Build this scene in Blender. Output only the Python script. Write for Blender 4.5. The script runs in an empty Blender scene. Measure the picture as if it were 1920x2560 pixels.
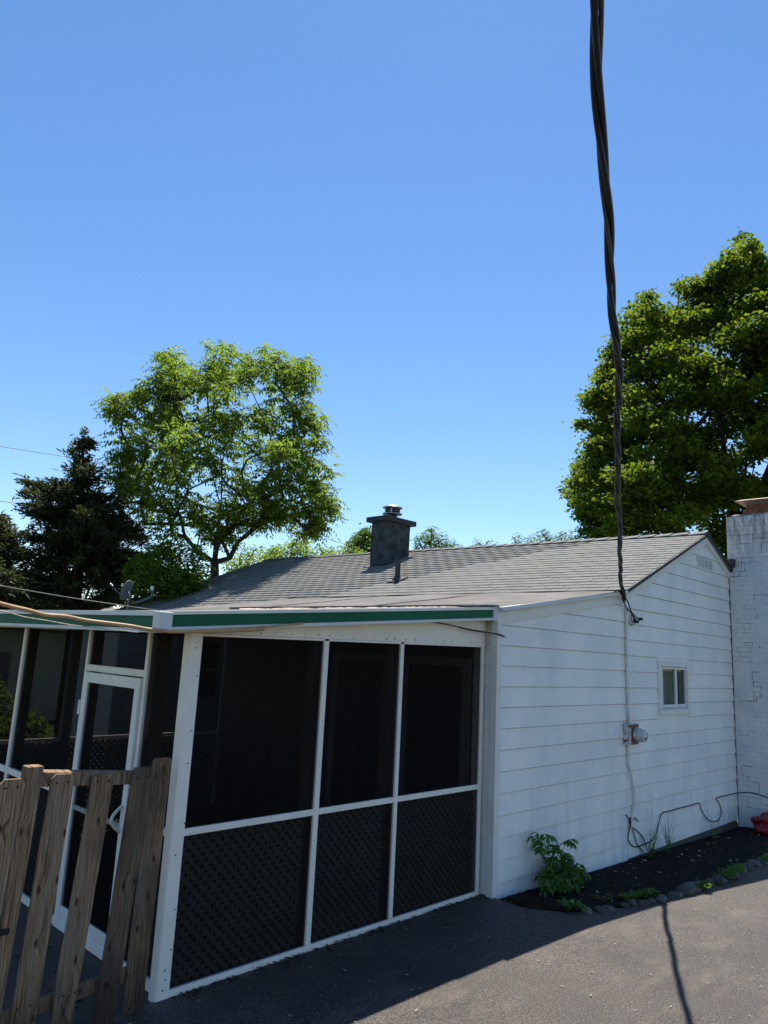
import bpy, bmesh, math, random
import numpy as np
from mathutils import Vector, Matrix

random.seed(7)
RS = np.random.RandomState(11)
SC = bpy.context.scene
COL = SC.collection

# ------------------------------------------------------------------ camera
CAM = np.array([-6.4955, -4.5734, 2.33])
YAW, PITCH, ROLL, FPX = 0.79754, 0.19085, 0.05068, 1822.85
_f = np.array([math.sin(YAW)*math.cos(PITCH), math.cos(YAW)*math.cos(PITCH), math.sin(PITCH)])
_r = np.array([math.cos(YAW), -math.sin(YAW), 0.0])
_u = np.cross(_r, _f)
RIGHT = _r*math.cos(ROLL) + _u*math.sin(ROLL)
UP = -_r*math.sin(ROLL) + _u*math.cos(ROLL)
FWD = _f
cam = bpy.data.cameras.new('camera')
cam.sensor_fit = 'VERTICAL'
cam.sensor_height = 36.0
cam.lens = 36.0*FPX/2560.0
cam.clip_end = 2000
camo = bpy.data.objects.new('camera', cam)
COL.objects.link(camo)
camo.matrix_world = Matrix(((RIGHT[0], UP[0], -FWD[0], CAM[0]), (RIGHT[1], UP[1], -FWD[1], CAM[1]),
                            (RIGHT[2], UP[2], -FWD[2], CAM[2]), (0, 0, 0, 1)))
SC.camera = camo

# ------------------------------------------------------------------ sky, sun, exposure
SUNV = Vector((0.405, 0.318, 1.0)).normalized()          # towards the sun
world = bpy.data.worlds.new('World')
SC.world = world
world.use_nodes = True
wn = world.node_tree
sky = wn.nodes.new('ShaderNodeTexSky')
sky.sky_type = 'NISHITA'
sky.sun_disc = False
sky.sun_elevation = math.asin(SUNV.z)
sky.sun_rotation = math.atan2(SUNV.x, SUNV.y)
sky.altitude = 100
sky.air_density = 1.0
sky.dust_density = 0.05
sky.ozone_density = 1.5
bg = wn.nodes['Background']
bg.inputs['Strength'].default_value = 0.100
hs = wn.nodes.new('ShaderNodeHueSaturation')
hs.inputs['Saturation'].default_value = 1.20
hs.inputs['Hue'].default_value = 0.502
wn.links.new(sky.outputs['Color'], hs.inputs['Color'])
wn.links.new(hs.outputs['Color'], bg.inputs['Color'])
sl = bpy.data.lights.new('sun', 'SUN')
sl.energy = 5.0
sl.angle = math.radians(0.53)
sl.color = (1.0, 0.94, 0.84)
so = bpy.data.objects.new('sun', sl)
COL.objects.link(so)
so.rotation_euler = SUNV.to_track_quat('Z', 'Y').to_euler()
SC.view_settings.view_transform = 'Standard'
SC.view_settings.look = 'None'
SC.view_settings.exposure = 0.78
SC.view_settings.gamma = 1.0
SC.view_settings.use_curve_mapping = False
SC.cycles.use_denoising = True
SC.cycles.transparent_max_bounces = 16
SC.cycles.max_bounces = 8


# ------------------------------------------------------------------ helpers
def pray(u, v):
    d = RIGHT*((u-960)/FPX) + UP*((1280-v)/FPX) + FWD
    return d


def at(u, v, hd):
    """the place seen at a pixel of the photograph, hd metres away over the ground"""
    d = pray(u, v)
    return CAM + d*hd/math.hypot(d[0], d[1])


class MB:
    def __init__(s):
        s.v, s.f = [], []

    def add(s, vs, fs):
        n = len(s.v)
        s.v += [tuple(map(float, p)) for p in vs]
        s.f += [tuple(i+n for i in q) for q in fs]
        return s

    def box(s, x0, x1, y0, y1, z0, z1):
        return s.add([(x0, y0, z0), (x1, y0, z0), (x1, y1, z0), (x0, y1, z0), (x0, y0, z1), (x1, y0, z1), (x1, y1, z1), (x0, y1, z1)],
                     [(0, 3, 2, 1), (4, 5, 6, 7), (0, 1, 5, 4), (1, 2, 6, 5), (2, 3, 7, 6), (3, 0, 4, 7)])

    def prism(s, poly, axis, a0, a1):
        """polygon of 2D points extruded along an axis ('x': yz, 'y': xz, 'z': xy)"""
        n = len(poly)

        def mk(p, a):
            return (a, p[0], p[1]) if axis == 'x' else ((p[0], a, p[1]) if axis == 'y' else (p[0], p[1], a))
        vs = [mk(p, a0) for p in poly]+[mk(p, a1) for p in poly]
        fs = [tuple(range(n)), tuple(range(2*n-1, n-1, -1))]
        fs += [(i, i+n, (i+1) % n+n, (i+1) % n) for i in range(n)]
        return s.add(vs, fs)

    def tube(s, pts, rad, seg=8, cap=True):
        pts = [Vector(p) for p in pts]
        n = len(pts)
        rr = rad if isinstance(rad, (list, tuple)) else [rad]*n
        base = len(s.v)
        prev = None
        for i, p in enumerate(pts):
            t = (pts[min(i+1, n-1)]-pts[max(i-1, 0)])
            if t.length < 1e-9:
                t = Vector((0, 0, 1))
            t.normalize()
            if prev is None:
                a = Vector((0, 0, 1)) if abs(t.z) < 0.9 else Vector((1, 0, 0))
                x = t.cross(a).normalized()
            else:
                x = (prev-t*prev.dot(t))
                x = x.normalized() if x.length > 1e-6 else t.orthogonal().normalized()
            prev = x
            y = t.cross(x)
            for k in range(seg):
                an = 2*math.pi*k/seg
                s.v.append(tuple(p+(x*math.cos(an)+y*math.sin(an))*rr[i]))
        for i in range(n-1):
            for k in range(seg):
                a = base+i*seg+k
                b = base+i*seg+(k+1) % seg
                s.f.append((a, b, b+seg, a+seg))
        if cap:
            s.f.append(tuple(base+k for k in range(seg))[::-1])
            s.f.append(tuple(base+(n-1)*seg+k for k in range(seg)))
        return s

    def lathe(s, prof, c, axis=(0, 0, 1), seg=20):
        """profile of (radius, height) round an axis through c"""
        az = Vector(axis).normalized()
        ax = az.orthogonal().normalized()
        ay = az.cross(ax)
        base = len(s.v)
        for r, h in prof:
            for k in range(seg):
                an = 2*math.pi*k/seg
                s.v.append(tuple(Vector(c)+az*h+(ax*math.cos(an)+ay*math.sin(an))*r))
        m = len(prof)
        for i in range(m-1):
            for k in range(seg):
                a = base+i*seg+k
                b = base+i*seg+(k+1) % seg
                s.f.append((a, b, b+seg, a+seg))
        s.f.append(tuple(base+k for k in range(seg))[::-1])
        s.f.append(tuple(base+(m-1)*seg+k for k in range(seg)))
        return s

    def build(s, name, mat, parent=None, smooth=False, bevel=0.0, origin=None, kind=None):
        me = bpy.data.meshes.new(name)
        o0 = root_loc(parent) if origin is None else Vector(origin)
        me.from_pydata([(a-o0[0], b-o0[1], c-o0[2]) for a, b, c in s.v], [], s.f)
        fix(me)
        return link(name, me, mat, parent, smooth, bevel, o0 if parent is None else None, kind)


def fix(me):
    bm = bmesh.new()
    bm.from_mesh(me)
    bmesh.ops.recalc_face_normals(bm, faces=bm.faces)
    bm.to_mesh(me)
    bm.free()


def root_loc(parent):
    o = parent
    while o is not None and o.parent is not None:
        o = o.parent
    return Vector(o.location) if o is not None else Vector((0, 0, 0))


def link(name, me, mat, parent=None, smooth=False, bevel=0.0, loc=None, kind=None):
    if mat is not None and not me.materials:
        me.materials.append(mat)
    if smooth:
        me.polygons.foreach_set('use_smooth', [True]*len(me.polygons))
    o = bpy.data.objects.new(name, me)
    COL.objects.link(o)
    if parent is not None:
        o.parent = parent
    if loc is not None:
        o.location = loc
    if bevel > 0:
        m = o.modifiers.new('bevel', 'BEVEL')
        m.width = bevel
        m.segments = 2
        m.limit_method = 'ANGLE'
    if kind:
        o['kind'] = kind
    return o


def np_mesh(name, V, F, mat, parent=None, smooth=False, kind=None, origin=(0, 0, 0)):
    """many same-sized faces at once: V (n,3), F (m,k)"""
    o0 = np.array(root_loc(parent)) if parent is not None else np.array(origin, float)
    me = bpy.data.meshes.new(name)
    V = np.asarray(V, np.float32)-o0.astype(np.float32)
    F = np.asarray(F, np.int32)
    k = F.shape[1]
    me.vertices.add(len(V))
    me.vertices.foreach_set('co', V.ravel())
    me.loops.add(F.size)
    me.loops.foreach_set('vertex_index', F.ravel())
    me.polygons.add(len(F))
    me.polygons.foreach_set('loop_start', np.arange(0, F.size, k, dtype=np.int32))
    me.update()
    me.validate()
    return link(name, me, mat, parent, smooth, 0.0, o0 if parent is None else None, kind)


def tag(o, label, cat, group=None, kind=None):
    o['label'] = label
    o['category'] = cat
    if group:
        o['group'] = group
    if kind:
        o['kind'] = kind
    return o


def thing(name, label, cat, loc=(0, 0, 0), group=None):
    o = bpy.data.objects.new(name, None)
    COL.objects.link(o)
    o.location = loc
    o.empty_display_size = 0.2
    return tag(o, label, cat, group)


# ------------------------------------------------------------------ materials
def srgb(r, g, b):
    return tuple((c/255/12.92 if c/255 <= 0.04045 else ((c/255+0.055)/1.055)**2.4) for c in (r, g, b))+(1,)


class NT:
    def __init__(s, name):
        s.m = bpy.data.materials.new(name)
        s.m.use_nodes = True
        s.t = s.m.node_tree
        s.b = s.t.nodes['Principled BSDF']
        s.out = s.t.nodes['Material Output']

    def n(s, typ, **kw):
        nd = s.t.nodes.new(typ)
        for k, v in kw.items():
            if k in nd.inputs.keys():
                nd.inputs[k].default_value = v
            else:
                setattr(nd, k, v)
        return nd

    def l(s, a, b):
        s.t.links.new(a, b)

    def coord(s, kind='Object', scale=(1, 1, 1)):
        tc = s.n('ShaderNodeTexCoord')
        mp = s.n('ShaderNodeMapping')
        mp.inputs['Scale'].default_value = scale
        s.l(tc.outputs[kind], mp.inputs['Vector'])
        return mp.outputs['Vector']

    def noise(s, vec, scale, detail=4, rough=0.6):
        nd = s.n('ShaderNodeTexNoise', Scale=scale, Detail=detail, Roughness=rough)
        if vec is not None:
            s.l(vec, nd.inputs['Vector'])
        return nd.outputs['Fac']

    def ramp(s, fac, stops):
        nd = s.n('ShaderNodeValToRGB')
        cr = nd.color_ramp
        while len(cr.elements) < len(stops):
            cr.elements.new(0.5)
        for e, (p, c) in zip(cr.elements, stops):
            e.position = p
            e.color = c if len(c) == 4 else tuple(c)+(1,)
        s.l(fac, nd.inputs['Fac'])
        return nd.outputs['Color']

    def mix(s, fac, a, b, mode='MIX'):
        nd = s.n('ShaderNodeMix', data_type='RGBA', blend_type=mode)
        for sock, val in ((nd.inputs['Factor'], fac), (nd.inputs[6], a), (nd.inputs[7], b)):
            if hasattr(val, 'node'):
                s.l(val, sock)
            else:
                sock.default_value = val
        return nd.outputs[2]

    def bump(s, h, strength=0.3, dist=0.01):
        nd = s.n('ShaderNodeBump', Strength=strength, Distance=dist)
        s.l(h, nd.inputs['Height'])
        s.l(nd.outputs['Normal'], s.b.inputs['Normal'])

    def col(s, c):
        if hasattr(c, 'node'):
            s.l(c, s.b.inputs['Base Color'])
        else:
            s.b.inputs['Base Color'].default_value = c if len(c) == 4 else tuple(c)+(1,)

    def set(s, rough=0.6, metal=0.0, spec=0.5):
        s.b.inputs['Roughness'].default_value = rough
        s.b.inputs['Metallic'].default_value = metal
        s.b.inputs['Specular IOR Level'].default_value = spec
        return s


def island(nt):
    g = nt.n('ShaderNodeNewGeometry')
    return g.outputs['Random Per Island']


def m_simple(name, c, rough=0.6, metal=0.0, var=0.12, scale=6.0, bump=0.0, spec=0.4, bscale=40):
    nt = NT(name)
    v = nt.coord()
    f = nt.noise(v, scale, 5)
    c = tuple(c[:3])
    nt.col(nt.ramp(f, [(0.3, tuple(x*(1-var) for x in c)), (0.7, tuple(min(1, x*(1+var)) for x in c))]))
    nt.set(rough, metal, spec)
    if bump:
        nt.bump(nt.noise(v, bscale, 4), bump, 0.01)
    return nt.m


def m_siding():
    nt = NT('painted_siding')
    v = nt.coord()
    blot = nt.noise(nt.coord(scale=(1.0, 1.0, 0.8)), 1.5, 6, 0.58)
    c = nt.ramp(blot, [(0.36, (0.72, 0.715, 0.695)), (0.5, (0.80, 0.78, 0.745)), (0.64, (0.86, 0.83, 0.78))])
    # mildew grey low on the wall, vertical runs
    run = nt.noise(nt.coord(scale=(5, 5, 0.7)), 1.6, 4, 0.6)
    sep = nt.n('ShaderNodeSeparateXYZ')
    g = nt.n('ShaderNodeNewGeometry')
    nt.l(g.outputs['Position'], sep.inputs[0])
    low = nt.n('ShaderNodeMapRange')
    low.inputs['From Min'].default_value = 1.3
    low.inputs['From Max'].default_value = 0.2
    nt.l(sep.outputs['Z'], low.inputs['Value'])
    mul = nt.n('ShaderNodeMath', operation='MULTIPLY')
    nt.l(low.outputs[0], mul.inputs[0])
    nt.l(nt.ramp(run, [(0.50, (0, 0, 0)), (0.72, (0.5, 0.5, 0.5))]), mul.inputs[1])
    c = nt.mix(mul.outputs[0], c, (0.40, 0.43, 0.50, 1))
    spk = nt.noise(v, 70, 2, 0.7)
    c = nt.mix(nt.ramp(spk, [(0.72, (0, 0, 0)), (0.78, (0.5, 0.5, 0.5))]), c, (0.35, 0.36, 0.38, 1))
    nt.col(c)
    nt.set(0.55, 0, 0.35)
    nt.bump(nt.noise(nt.coord(scale=(0.6, 1, 3)), 5, 4), 0.06, 0.01)
    return nt.m


def m_paint(name='white_paint', base=(0.74, 0.74, 0.74), chips=0.66):
    nt = NT(name)
    v = nt.coord()
    f = nt.noise(v, 3, 5)
    c = nt.ramp(f, [(0.3, tuple(x*0.86 for x in base)), (0.7, base)])
    chip = nt.noise(v, 34, 6, 0.72)
    c = nt.mix(nt.ramp(chip, [(chips, (0, 0, 0)), (chips+0.035, (1, 1, 1))]), c, (0.13, 0.11, 0.10, 1))
    nt.col(c)
    nt.set(0.5, 0, 0.4)
    return nt.m


def m_wood(name, lo, hi, stain):
    nt = NT(name)
    oi = nt.n('ShaderNodeObjectInfo')
    tc = nt.n('ShaderNodeTexCoord')
    add = nt.n('ShaderNodeVectorMath', operation='ADD')
    nt.l(tc.outputs['Object'], add.inputs[0])
    sc = nt.n('ShaderNodeVectorMath', operation='SCALE')
    sc.inputs[0].default_value = (13.7, 7.1, 5.3)
    nt.l(oi.outputs['Random'], sc.inputs['Scale'])
    nt.l(sc.outputs[0], add.inputs[1])
    P = add.outputs[0]

    def mapped(scl, src=P):
        mp = nt.n('ShaderNodeMapping')
        mp.inputs['Scale'].default_value = scl
        nt.l(src, mp.inputs['Vector'])
        return mp.outputs[0]
    # knots: cells stretched along the board
    vo = nt.n('ShaderNodeTexVoronoi', voronoi_dimensions='2D', Scale=2.4)
    sx0 = nt.n('ShaderNodeSeparateXYZ')
    nt.l(mapped((2.6, 1, 1.1)), sx0.inputs[0])
    cx0 = nt.n('ShaderNodeCombineXYZ')
    nt.l(sx0.outputs['X'], cx0.inputs['X'])
    nt.l(sx0.outputs['Z'], cx0.inputs['Y'])
    nt.l(cx0.outputs[0], vo.inputs['Vector'])
    # the grain swerves round the knots and wanders along the board
    warp = nt.noise(mapped((3.0, 0.3, 1.1)), 1.0, 2, 0.5)
    comb = nt.n('ShaderNodeSeparateXYZ')
    nt.l(P, comb.inputs[0])
    m1 = nt.n('ShaderNodeMath', operation='MULTIPLY_ADD')
    nt.l(warp, m1.inputs[0])
    m1.inputs[1].default_value = 0.07
    nt.l(comb.outputs['X'], m1.inputs[2])
    m2 = nt.n('ShaderNodeMath', operation='MULTIPLY_ADD')
    nt.l(nt.ramp(vo.outputs['Distance'], [(0.0, (1, 1, 1)), (0.30, (0, 0, 0))]), m2.inputs[0])
    m2.inputs[1].default_value = 0.035
    nt.l(m1.outputs[0], m2.inputs[2])
    cv = nt.n('ShaderNodeCombineXYZ')
    nt.l(m2.outputs[0], cv.inputs['X'])
    mz = nt.n('ShaderNodeMath', operation='MULTIPLY')
    nt.l(comb.outputs['Z'], mz.inputs[0])
    mz.inputs[1].default_value = 0.022
    nt.l(mz.outputs[0], cv.inputs['Z'])
    grain = nt.noise(cv.outputs[0], 115, 3, 0.6)
    fine = nt.noise(mapped((90, 90, 2.5)), 2.0, 4, 0.65)
    c = nt.ramp(grain, [(0.34, (0.085, 0.046, 0.026)), (0.49, (0.215, 0.135, 0.078)), (0.66, (0.34, 0.235, 0.145))])
    c = nt.mix(1.0, c, nt.ramp(fine, [(0.35, (0.62, 0.60, 0.58)), (0.6, (1.12, 1.12, 1.12))]), 'MULTIPLY')
    blot = nt.noise(mapped((2.2, 1, 1.3)), 1.7, 5, 0.65)
    c = nt.mix(nt.ramp(blot, [(stain, (0, 0, 0)), (stain+0.2, (0.75, 0.75, 0.75))]), c, (0.085, 0.050, 0.038, 1))
    grey = nt.noise(mapped((4, 1, 0.8)), 1.3, 4, 0.6)
    c = nt.mix(nt.ramp(grey, [(0.45, (0, 0, 0)), (0.7, (0.4, 0.4, 0.4))]), c, (0.25, 0.215, 0.17, 1))
    c = nt.mix(nt.ramp(vo.outputs['Distance'], [(0.045, (0.95, 0.95, 0.95)), (0.085, (0, 0, 0))]), c, (0.05, 0.026, 0.018, 1))
    sep = nt.n('ShaderNodeSeparateXYZ')
    g = nt.n('ShaderNodeNewGeometry')
    nt.l(g.outputs['Position'], sep.inputs[0])
    mr = nt.n('ShaderNodeMapRange')
    mr.inputs['From Min'].default_value = 0.45
    mr.inputs['From Max'].default_value = 0.05
    nt.l(sep.outputs['Z'], mr.inputs['Value'])
    mm = nt.n('ShaderNodeMath', operation='MULTIPLY')
    nt.l(mr.outputs[0], mm.inputs[0])
    nt.l(nt.ramp(grain, [(0.35, (0.95, 0.95, 0.95)), (0.6, (0.55, 0.55, 0.55))]), mm.inputs[1])
    c = nt.mix(mm.outputs[0], c, (0.035, 0.025, 0.021, 1))
    hs = nt.n('ShaderNodeHueSaturation')
    nt.l(c, hs.inputs['Color'])
    mv = nt.n('ShaderNodeMapRange')
    mv.inputs['To Min'].default_value = lo
    mv.inputs['To Max'].default_value = hi
    nt.l(oi.outputs['Random'], mv.inputs['Value'])
    nt.l(mv.outputs[0], hs.inputs['Value'])
    nt.col(hs.outputs[0])
    nt.set(0.85, 0, 0.2)
    nt.bump(fine, 0.4, 0.004)
    return nt.m


def m_asphalt():
    nt = NT('asphalt')
    v = nt.coord()
    big = nt.noise(v, 0.7, 6, 0.68)
    c = nt.ramp(big, [(0.36, (0.029, 0.024, 0.022)), (0.64, (0.060, 0.050, 0.043))])
    fine = nt.noise(v, 75, 4, 0.8)
    c = nt.mix(1.0, c, nt.ramp(fine, [(0.41, (0.12, 0.12, 0.13)), (0.5, (0.8, 0.8, 0.8)), (0.58, (2.6, 2.45, 2.3))]), 'MULTIPLY')
    vo = nt.n('ShaderNodeTexVoronoi', Scale=60.0)
    nt.l(v, vo.inputs['Vector'])
    c = nt.mix(nt.ramp(vo.outputs['Distance'], [(0.10, (0.8, 0.8, 0.8)), (0.16, (0, 0, 0))]), c, (0.15, 0.14, 0.135, 1))
    dust = nt.noise(nt.coord(scale=(0.7, 1.8, 1)), 1.7, 6, 0.68)
    c = nt.mix(nt.ramp(dust, [(0.52, (0, 0, 0)), (0.74, (0.55, 0.55, 0.55))]), c, (0.15, 0.118, 0.085, 1))
    nt.col(c)
    nt.set(0.66, 0, 0.42)
    nt.bump(fine, 0.9, 0.006)
    return nt.m


def m_shingle():
    nt = NT('asphalt_shingle')
    r = island(nt)
    oi = nt.n('ShaderNodeObjectInfo')
    ad = nt.n('ShaderNodeMath', operation='ADD')
    nt.l(r, ad.inputs[0])
    nt.l(oi.outputs['Random'], ad.inputs[1])
    fr = nt.n('ShaderNodeMath', operation='FRACT')
    nt.l(ad.outputs[0], fr.inputs[0])
    c = nt.ramp(fr.outputs[0], [(0.0, (0.158, 0.160, 0.150)), (0.5, (0.172, 0.173, 0.161)), (1.0, (0.188, 0.186, 0.172))])
    g = nt.n('ShaderNodeNewGeometry')
    n2 = nt.noise(g.outputs['Position'], 160, 3, 0.7)
    c = nt.mix(1.0, c, nt.ramp(n2, [(0.3, (0.6, 0.6, 0.6)), (0.7, (1.4, 1.4, 1.4))]), 'MULTIPLY')
    n3 = nt.noise(g.outputs['Position'], 0.8, 4, 0.6)
    c = nt.mix(1.0, c, nt.ramp(n3, [(0.3, (0.93, 0.93, 0.94)), (0.7, (1.06, 1.06, 1.05))]), 'MULTIPLY')
    nt.col(c)
    nt.set(0.9, 0, 0.25)
    nt.bump(n2, 0.3, 0.004)
    return nt.m


def m_leaf(name, c1, c2, trans=0.45, rough=0.45, tc=None):
    nt = NT(name)
    r = island(nt)
    c = nt.ramp(r, [(0.0, c1), (1.0, c2)])
    nt.col(c)
    nt.set(rough, 0, 0.15)
    tr = nt.n('ShaderNodeBsdfTranslucent')
    if tc is None:
        tc = (2.2, 2.4, 0.9)
    nt.l(nt.mix(1.0, c, tuple(tc)+(1,), 'MULTIPLY'), tr.inputs['Color'])
    mx = nt.n('ShaderNodeMixShader')
    mx.inputs[0].default_value = trans
    nt.l(nt.b.outputs[0], mx.inputs[1])
    nt.l(tr.outputs[0], mx.inputs[2])
    nt.l(mx.outputs[0], nt.out.inputs['Surface'])
    return nt.m


def m_screen(opacity):
    nt = NT('insect_screen')
    nt.col((0.010, 0.0092, 0.0088, 1))
    nt.set(0.8, 0, 0.0)
    tp = nt.n('ShaderNodeBsdfTransparent')
    mx = nt.n('ShaderNodeMixShader')
    f = nt.noise(nt.coord(), 1.4, 3)
    mr = nt.n('ShaderNodeMapRange')
    mr.inputs['To Min'].default_value = opacity-0.04
    mr.inputs['To Max'].default_value = opacity+0.04
    nt.l(f, mr.inputs['Value'])
    nt.l(mr.outputs[0], mx.inputs[0])
    nt.l(tp.outputs[0], mx.inputs[1])
    nt.l(nt.b.outputs[0], mx.inputs[2])
    nt.l(mx.outputs[0], nt.out.inputs['Surface'])
    return nt.m


def m_brickpaint(name, joints):
    nt = NT(name)
    g = nt.n('ShaderNodeNewGeometry')
    v = g.outputs['Position']
    f = nt.noise(v, 2.2, 6, 0.65)
    c = nt.ramp(f, [(0.3, (0.60, 0.61, 0.62)), (0.65, (0.76, 0.75, 0.73))])
    n2 = nt.noise(v, 16, 6, 0.75)
    c = nt.mix(nt.ramp(n2, [(0.62, (0, 0, 0)), (0.70, (0.6, 0.6, 0.6))]), c, (0.30, 0.25, 0.24, 1))
    # soot and lichen below the chimney top
    sep = nt.n('ShaderNodeSeparateXYZ')
    nt.l(v, sep.inputs[0])
    mr = nt.n('ShaderNodeMapRange')
    mr.inputs['From Min'].default_value = 4.0
    mr.inputs['From Max'].default_value = 5.1
    nt.l(sep.outputs['Z'], mr.inputs['Value'])
    mp = nt.n('ShaderNodeMapping')
    mp.inputs['Scale'].default_value = (1, 4.0, 1.1)
    nt.l(v, mp.inputs['Vector'])
    st = nt.noise(mp.outputs[0], 2.4, 6, 0.7)
    mm = nt.n('ShaderNodeMath', operation='MULTIPLY')
    nt.l(mr.outputs[0], mm.inputs[0])
    nt.l(nt.ramp(st, [(0.36, (0, 0, 0)), (0.58, (1, 1, 1))]), mm.inputs[1])
    c = nt.mix(mm.outputs[0], c, (0.15, 0.12, 0.125, 1))
    nt.col(c)
    nt.set(0.8, 0, 0.2)
    nt.bump(nt.noise(v, 50, 4), 0.35, 0.006)
    return nt.m


M = {}
M['siding'] = m_siding()
M['grime'] = m_simple('grimy_wall_behind_laps', (0.50, 0.49, 0.48), 0.9, 0, 0.3, 8)  # darker core colour paints in the shade and dirt lines under the laps
M['grime2'] = m_simple('vent_recess', (0.22, 0.22, 0.23), 0.9, 0, 0.3, 8)  # dark flat plate, shade of the vent recess put into its colour
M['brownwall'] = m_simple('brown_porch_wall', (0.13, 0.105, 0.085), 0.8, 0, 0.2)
M['trim'] = m_paint('trim_paint', (0.78, 0.75, 0.70), 0.74)
M['frame'] = m_paint('frame_paint', (0.86, 0.79, 0.70), 0.69)
M['door'] = m_simple('white_aluminium', (0.78, 0.76, 0.72), 0.35, 0, 0.05, spec=0.5)
M['rail_chip'] = m_paint('chipped_paint', (0.84, 0.775, 0.69), 0.625)
M['wood'] = m_wood('weathered_wood', 0.95, 1.35, 0.53)
M['wood_dark'] = m_wood('dark_weathered_wood', 0.62, 0.85, 0.44)
M['asphalt'] = m_asphalt()
M['shingle'] = m_shingle()
M['green'] = m_simple('green_metal', (0.008, 0.105, 0.050), 0.6, 0, 0.15, 3, 0, 0.2)
M['greytrim'] = m_simple('grey_white_trim', (0.58, 0.58, 0.57), 0.45, 0, 0.08, 4)
M['screen'] = m_screen(0.70)
M['lattice'] = m_simple('lattice_plastic', (0.25, 0.225, 0.20), 0.7, 0, 0.15, 5)
M['membrane'] = m_simple('roll_roofing', (0.150, 0.140, 0.132), 0.9, 0, 0.28, 1.4, 0.35, 0.2, 9)
M['worn'] = m_simple('worn_roofing_edge', (0.42, 0.34, 0.30), 0.9, 0, 0.35, 7, 0.4, 0.2)
M['black'] = m_simple('black_drip_edge', (0.012, 0.012, 0.013), 0.6, 0, 0.2)
M['rubber'] = m_simple('black_rubber', (0.014, 0.014, 0.016), 0.55, 0, 0.2, 12)
M['alu'] = m_simple('bare_aluminium_strand', (0.075, 0.072, 0.068), 0.55, 0.3, 0.3, 30)
M['concrete'] = m_simple('concrete', (0.085, 0.073, 0.060), 0.9, 0, 0.25, 3, 0.4, 0.2, 60)
M['mulch'] = m_simple('dark_mulch', (0.020, 0.015, 0.012), 0.95, 0, 0.6, 22, 1.0, 0.1, 70)
M['chip'] = m_simple('mulch_chip', (0.022, 0.016, 0.013), 0.9, 0, 0.7, 25)
M['litter'] = m_simple('straw', (0.42, 0.36, 0.26), 0.8, 0, 0.4, 30)
M['grass'] = m_simple('lawn', (0.045, 0.075, 0.02), 0.95, 0, 0.4, 2, 0.6, 0.1, 30)
def m_stone():
    nt = NT('field_stone')
    v = nt.coord()
    oi = nt.n('ShaderNodeObjectInfo')
    c = nt.ramp(oi.outputs['Random'], [(0.0, (0.07, 0.066, 0.06)), (0.5, (0.12, 0.11, 0.095)), (1.0, (0.20, 0.19, 0.17))])
    c = nt.mix(1.0, c, nt.ramp(nt.noise(v, 7, 6, 0.7), [(0.3, (0.5, 0.5, 0.5)), (0.7, (1.4, 1.4, 1.35))]), 'MULTIPLY')
    nt.col(c)
    nt.set(0.85, 0, 0.2)
    nt.bump(nt.noise(v, 12, 5), 0.6, 0.03)
    return nt.m


M['stone'] = m_stone()
M['brick'] = m_brickpaint('painted_brick', 0)
M['crack'] = m_simple('open_mortar_joint', (0.05, 0.042, 0.045), 0.95, 0, 0.4, 30)
M['foundation'] = m_simple('foundation_block', (0.13, 0.115, 0.10), 0.9, 0, 0.3, 5, 0.5, 0.2, 30)
M['parge'] = m_simple('slate_blue_parging', (0.050, 0.060, 0.062), 0.85, 0, 0.65, 5.5, 0.8, 0.2, 14)
M['parge_dark'] = m_simple('chimney_crown_metal', (0.030, 0.034, 0.038), 0.6, 0, 0.35, 6)
M['steel'] = m_simple('galvanised_steel', (0.42, 0.43, 0.44), 0.35, 0.85, 0.25, 8)
M['rust'] = m_simple('rusty_metal', (0.22, 0.09, 0.045), 0.8, 0.2, 0.5, 14)
M['copper'] = m_simple('tan_cap_metal', (0.38, 0.29, 0.23), 0.55, 0.4, 0.3, 8)
M['pipe'] = m_simple('dark_pipe', (0.028, 0.030, 0.033), 0.5, 0, 0.3)
M['dish'] = m_simple('grey_dish', (0.11, 0.125, 0.14), 0.5, 0, 0.1)
M['bark'] = m_simple('tree_bark', (0.055, 0.044, 0.035), 0.95, 0, 0.4, 8, 0.8, 0.1, 20)
M['polewood'] = m_simple('pole_wood', (0.30, 0.28, 0.25), 0.9, 0, 0.2)
M['tan'] = m_simple('tan_cable', (0.44, 0.27, 0.13), 0.5, 0, 0.2, 12)
M['brownwire'] = m_simple('brown_wire', (0.10, 0.055, 0.04), 0.7, 0, 0.4, 30)
M['wire'] = m_simple('thin_grey_wire', (0.13, 0.12, 0.11), 0.6, 0, 0.2)
M['red'] = m_simple('red_plastic', (0.24, 0.006, 0.020), 0.35, 0, 0.3, 8, 0.3, 0.5, 15)
M['inside'] = m_simple('interior_wall', (0.30, 0.28, 0.25), 0.8, 0, 0.1)
M['darkdoor'] = m_simple('dark_house_door', (0.035, 0.035, 0.05), 0.5, 0, 0.15)
M['board'] = m_simple('grey_fence_board', (0.20, 0.195, 0.18), 0.9, 0, 0.25, 3)
M['mower'] = m_simple('dark_mower_paint', (0.03, 0.03, 0.03), 0.5, 0, 0.2)
M['curtain'] = m_simple('pale_curtain', (0.75, 0.74, 0.70), 0.9, 0, 0.1)
M['screw'] = m_simple('dark_screw', (0.02, 0.018, 0.018), 0.6, 0.3, 0.2)
M['meter_face'] = m_simple('meter_cover', (0.46, 0.48, 0.46), 0.12, 0, 0.08, 5, 0, 0.6)


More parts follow.
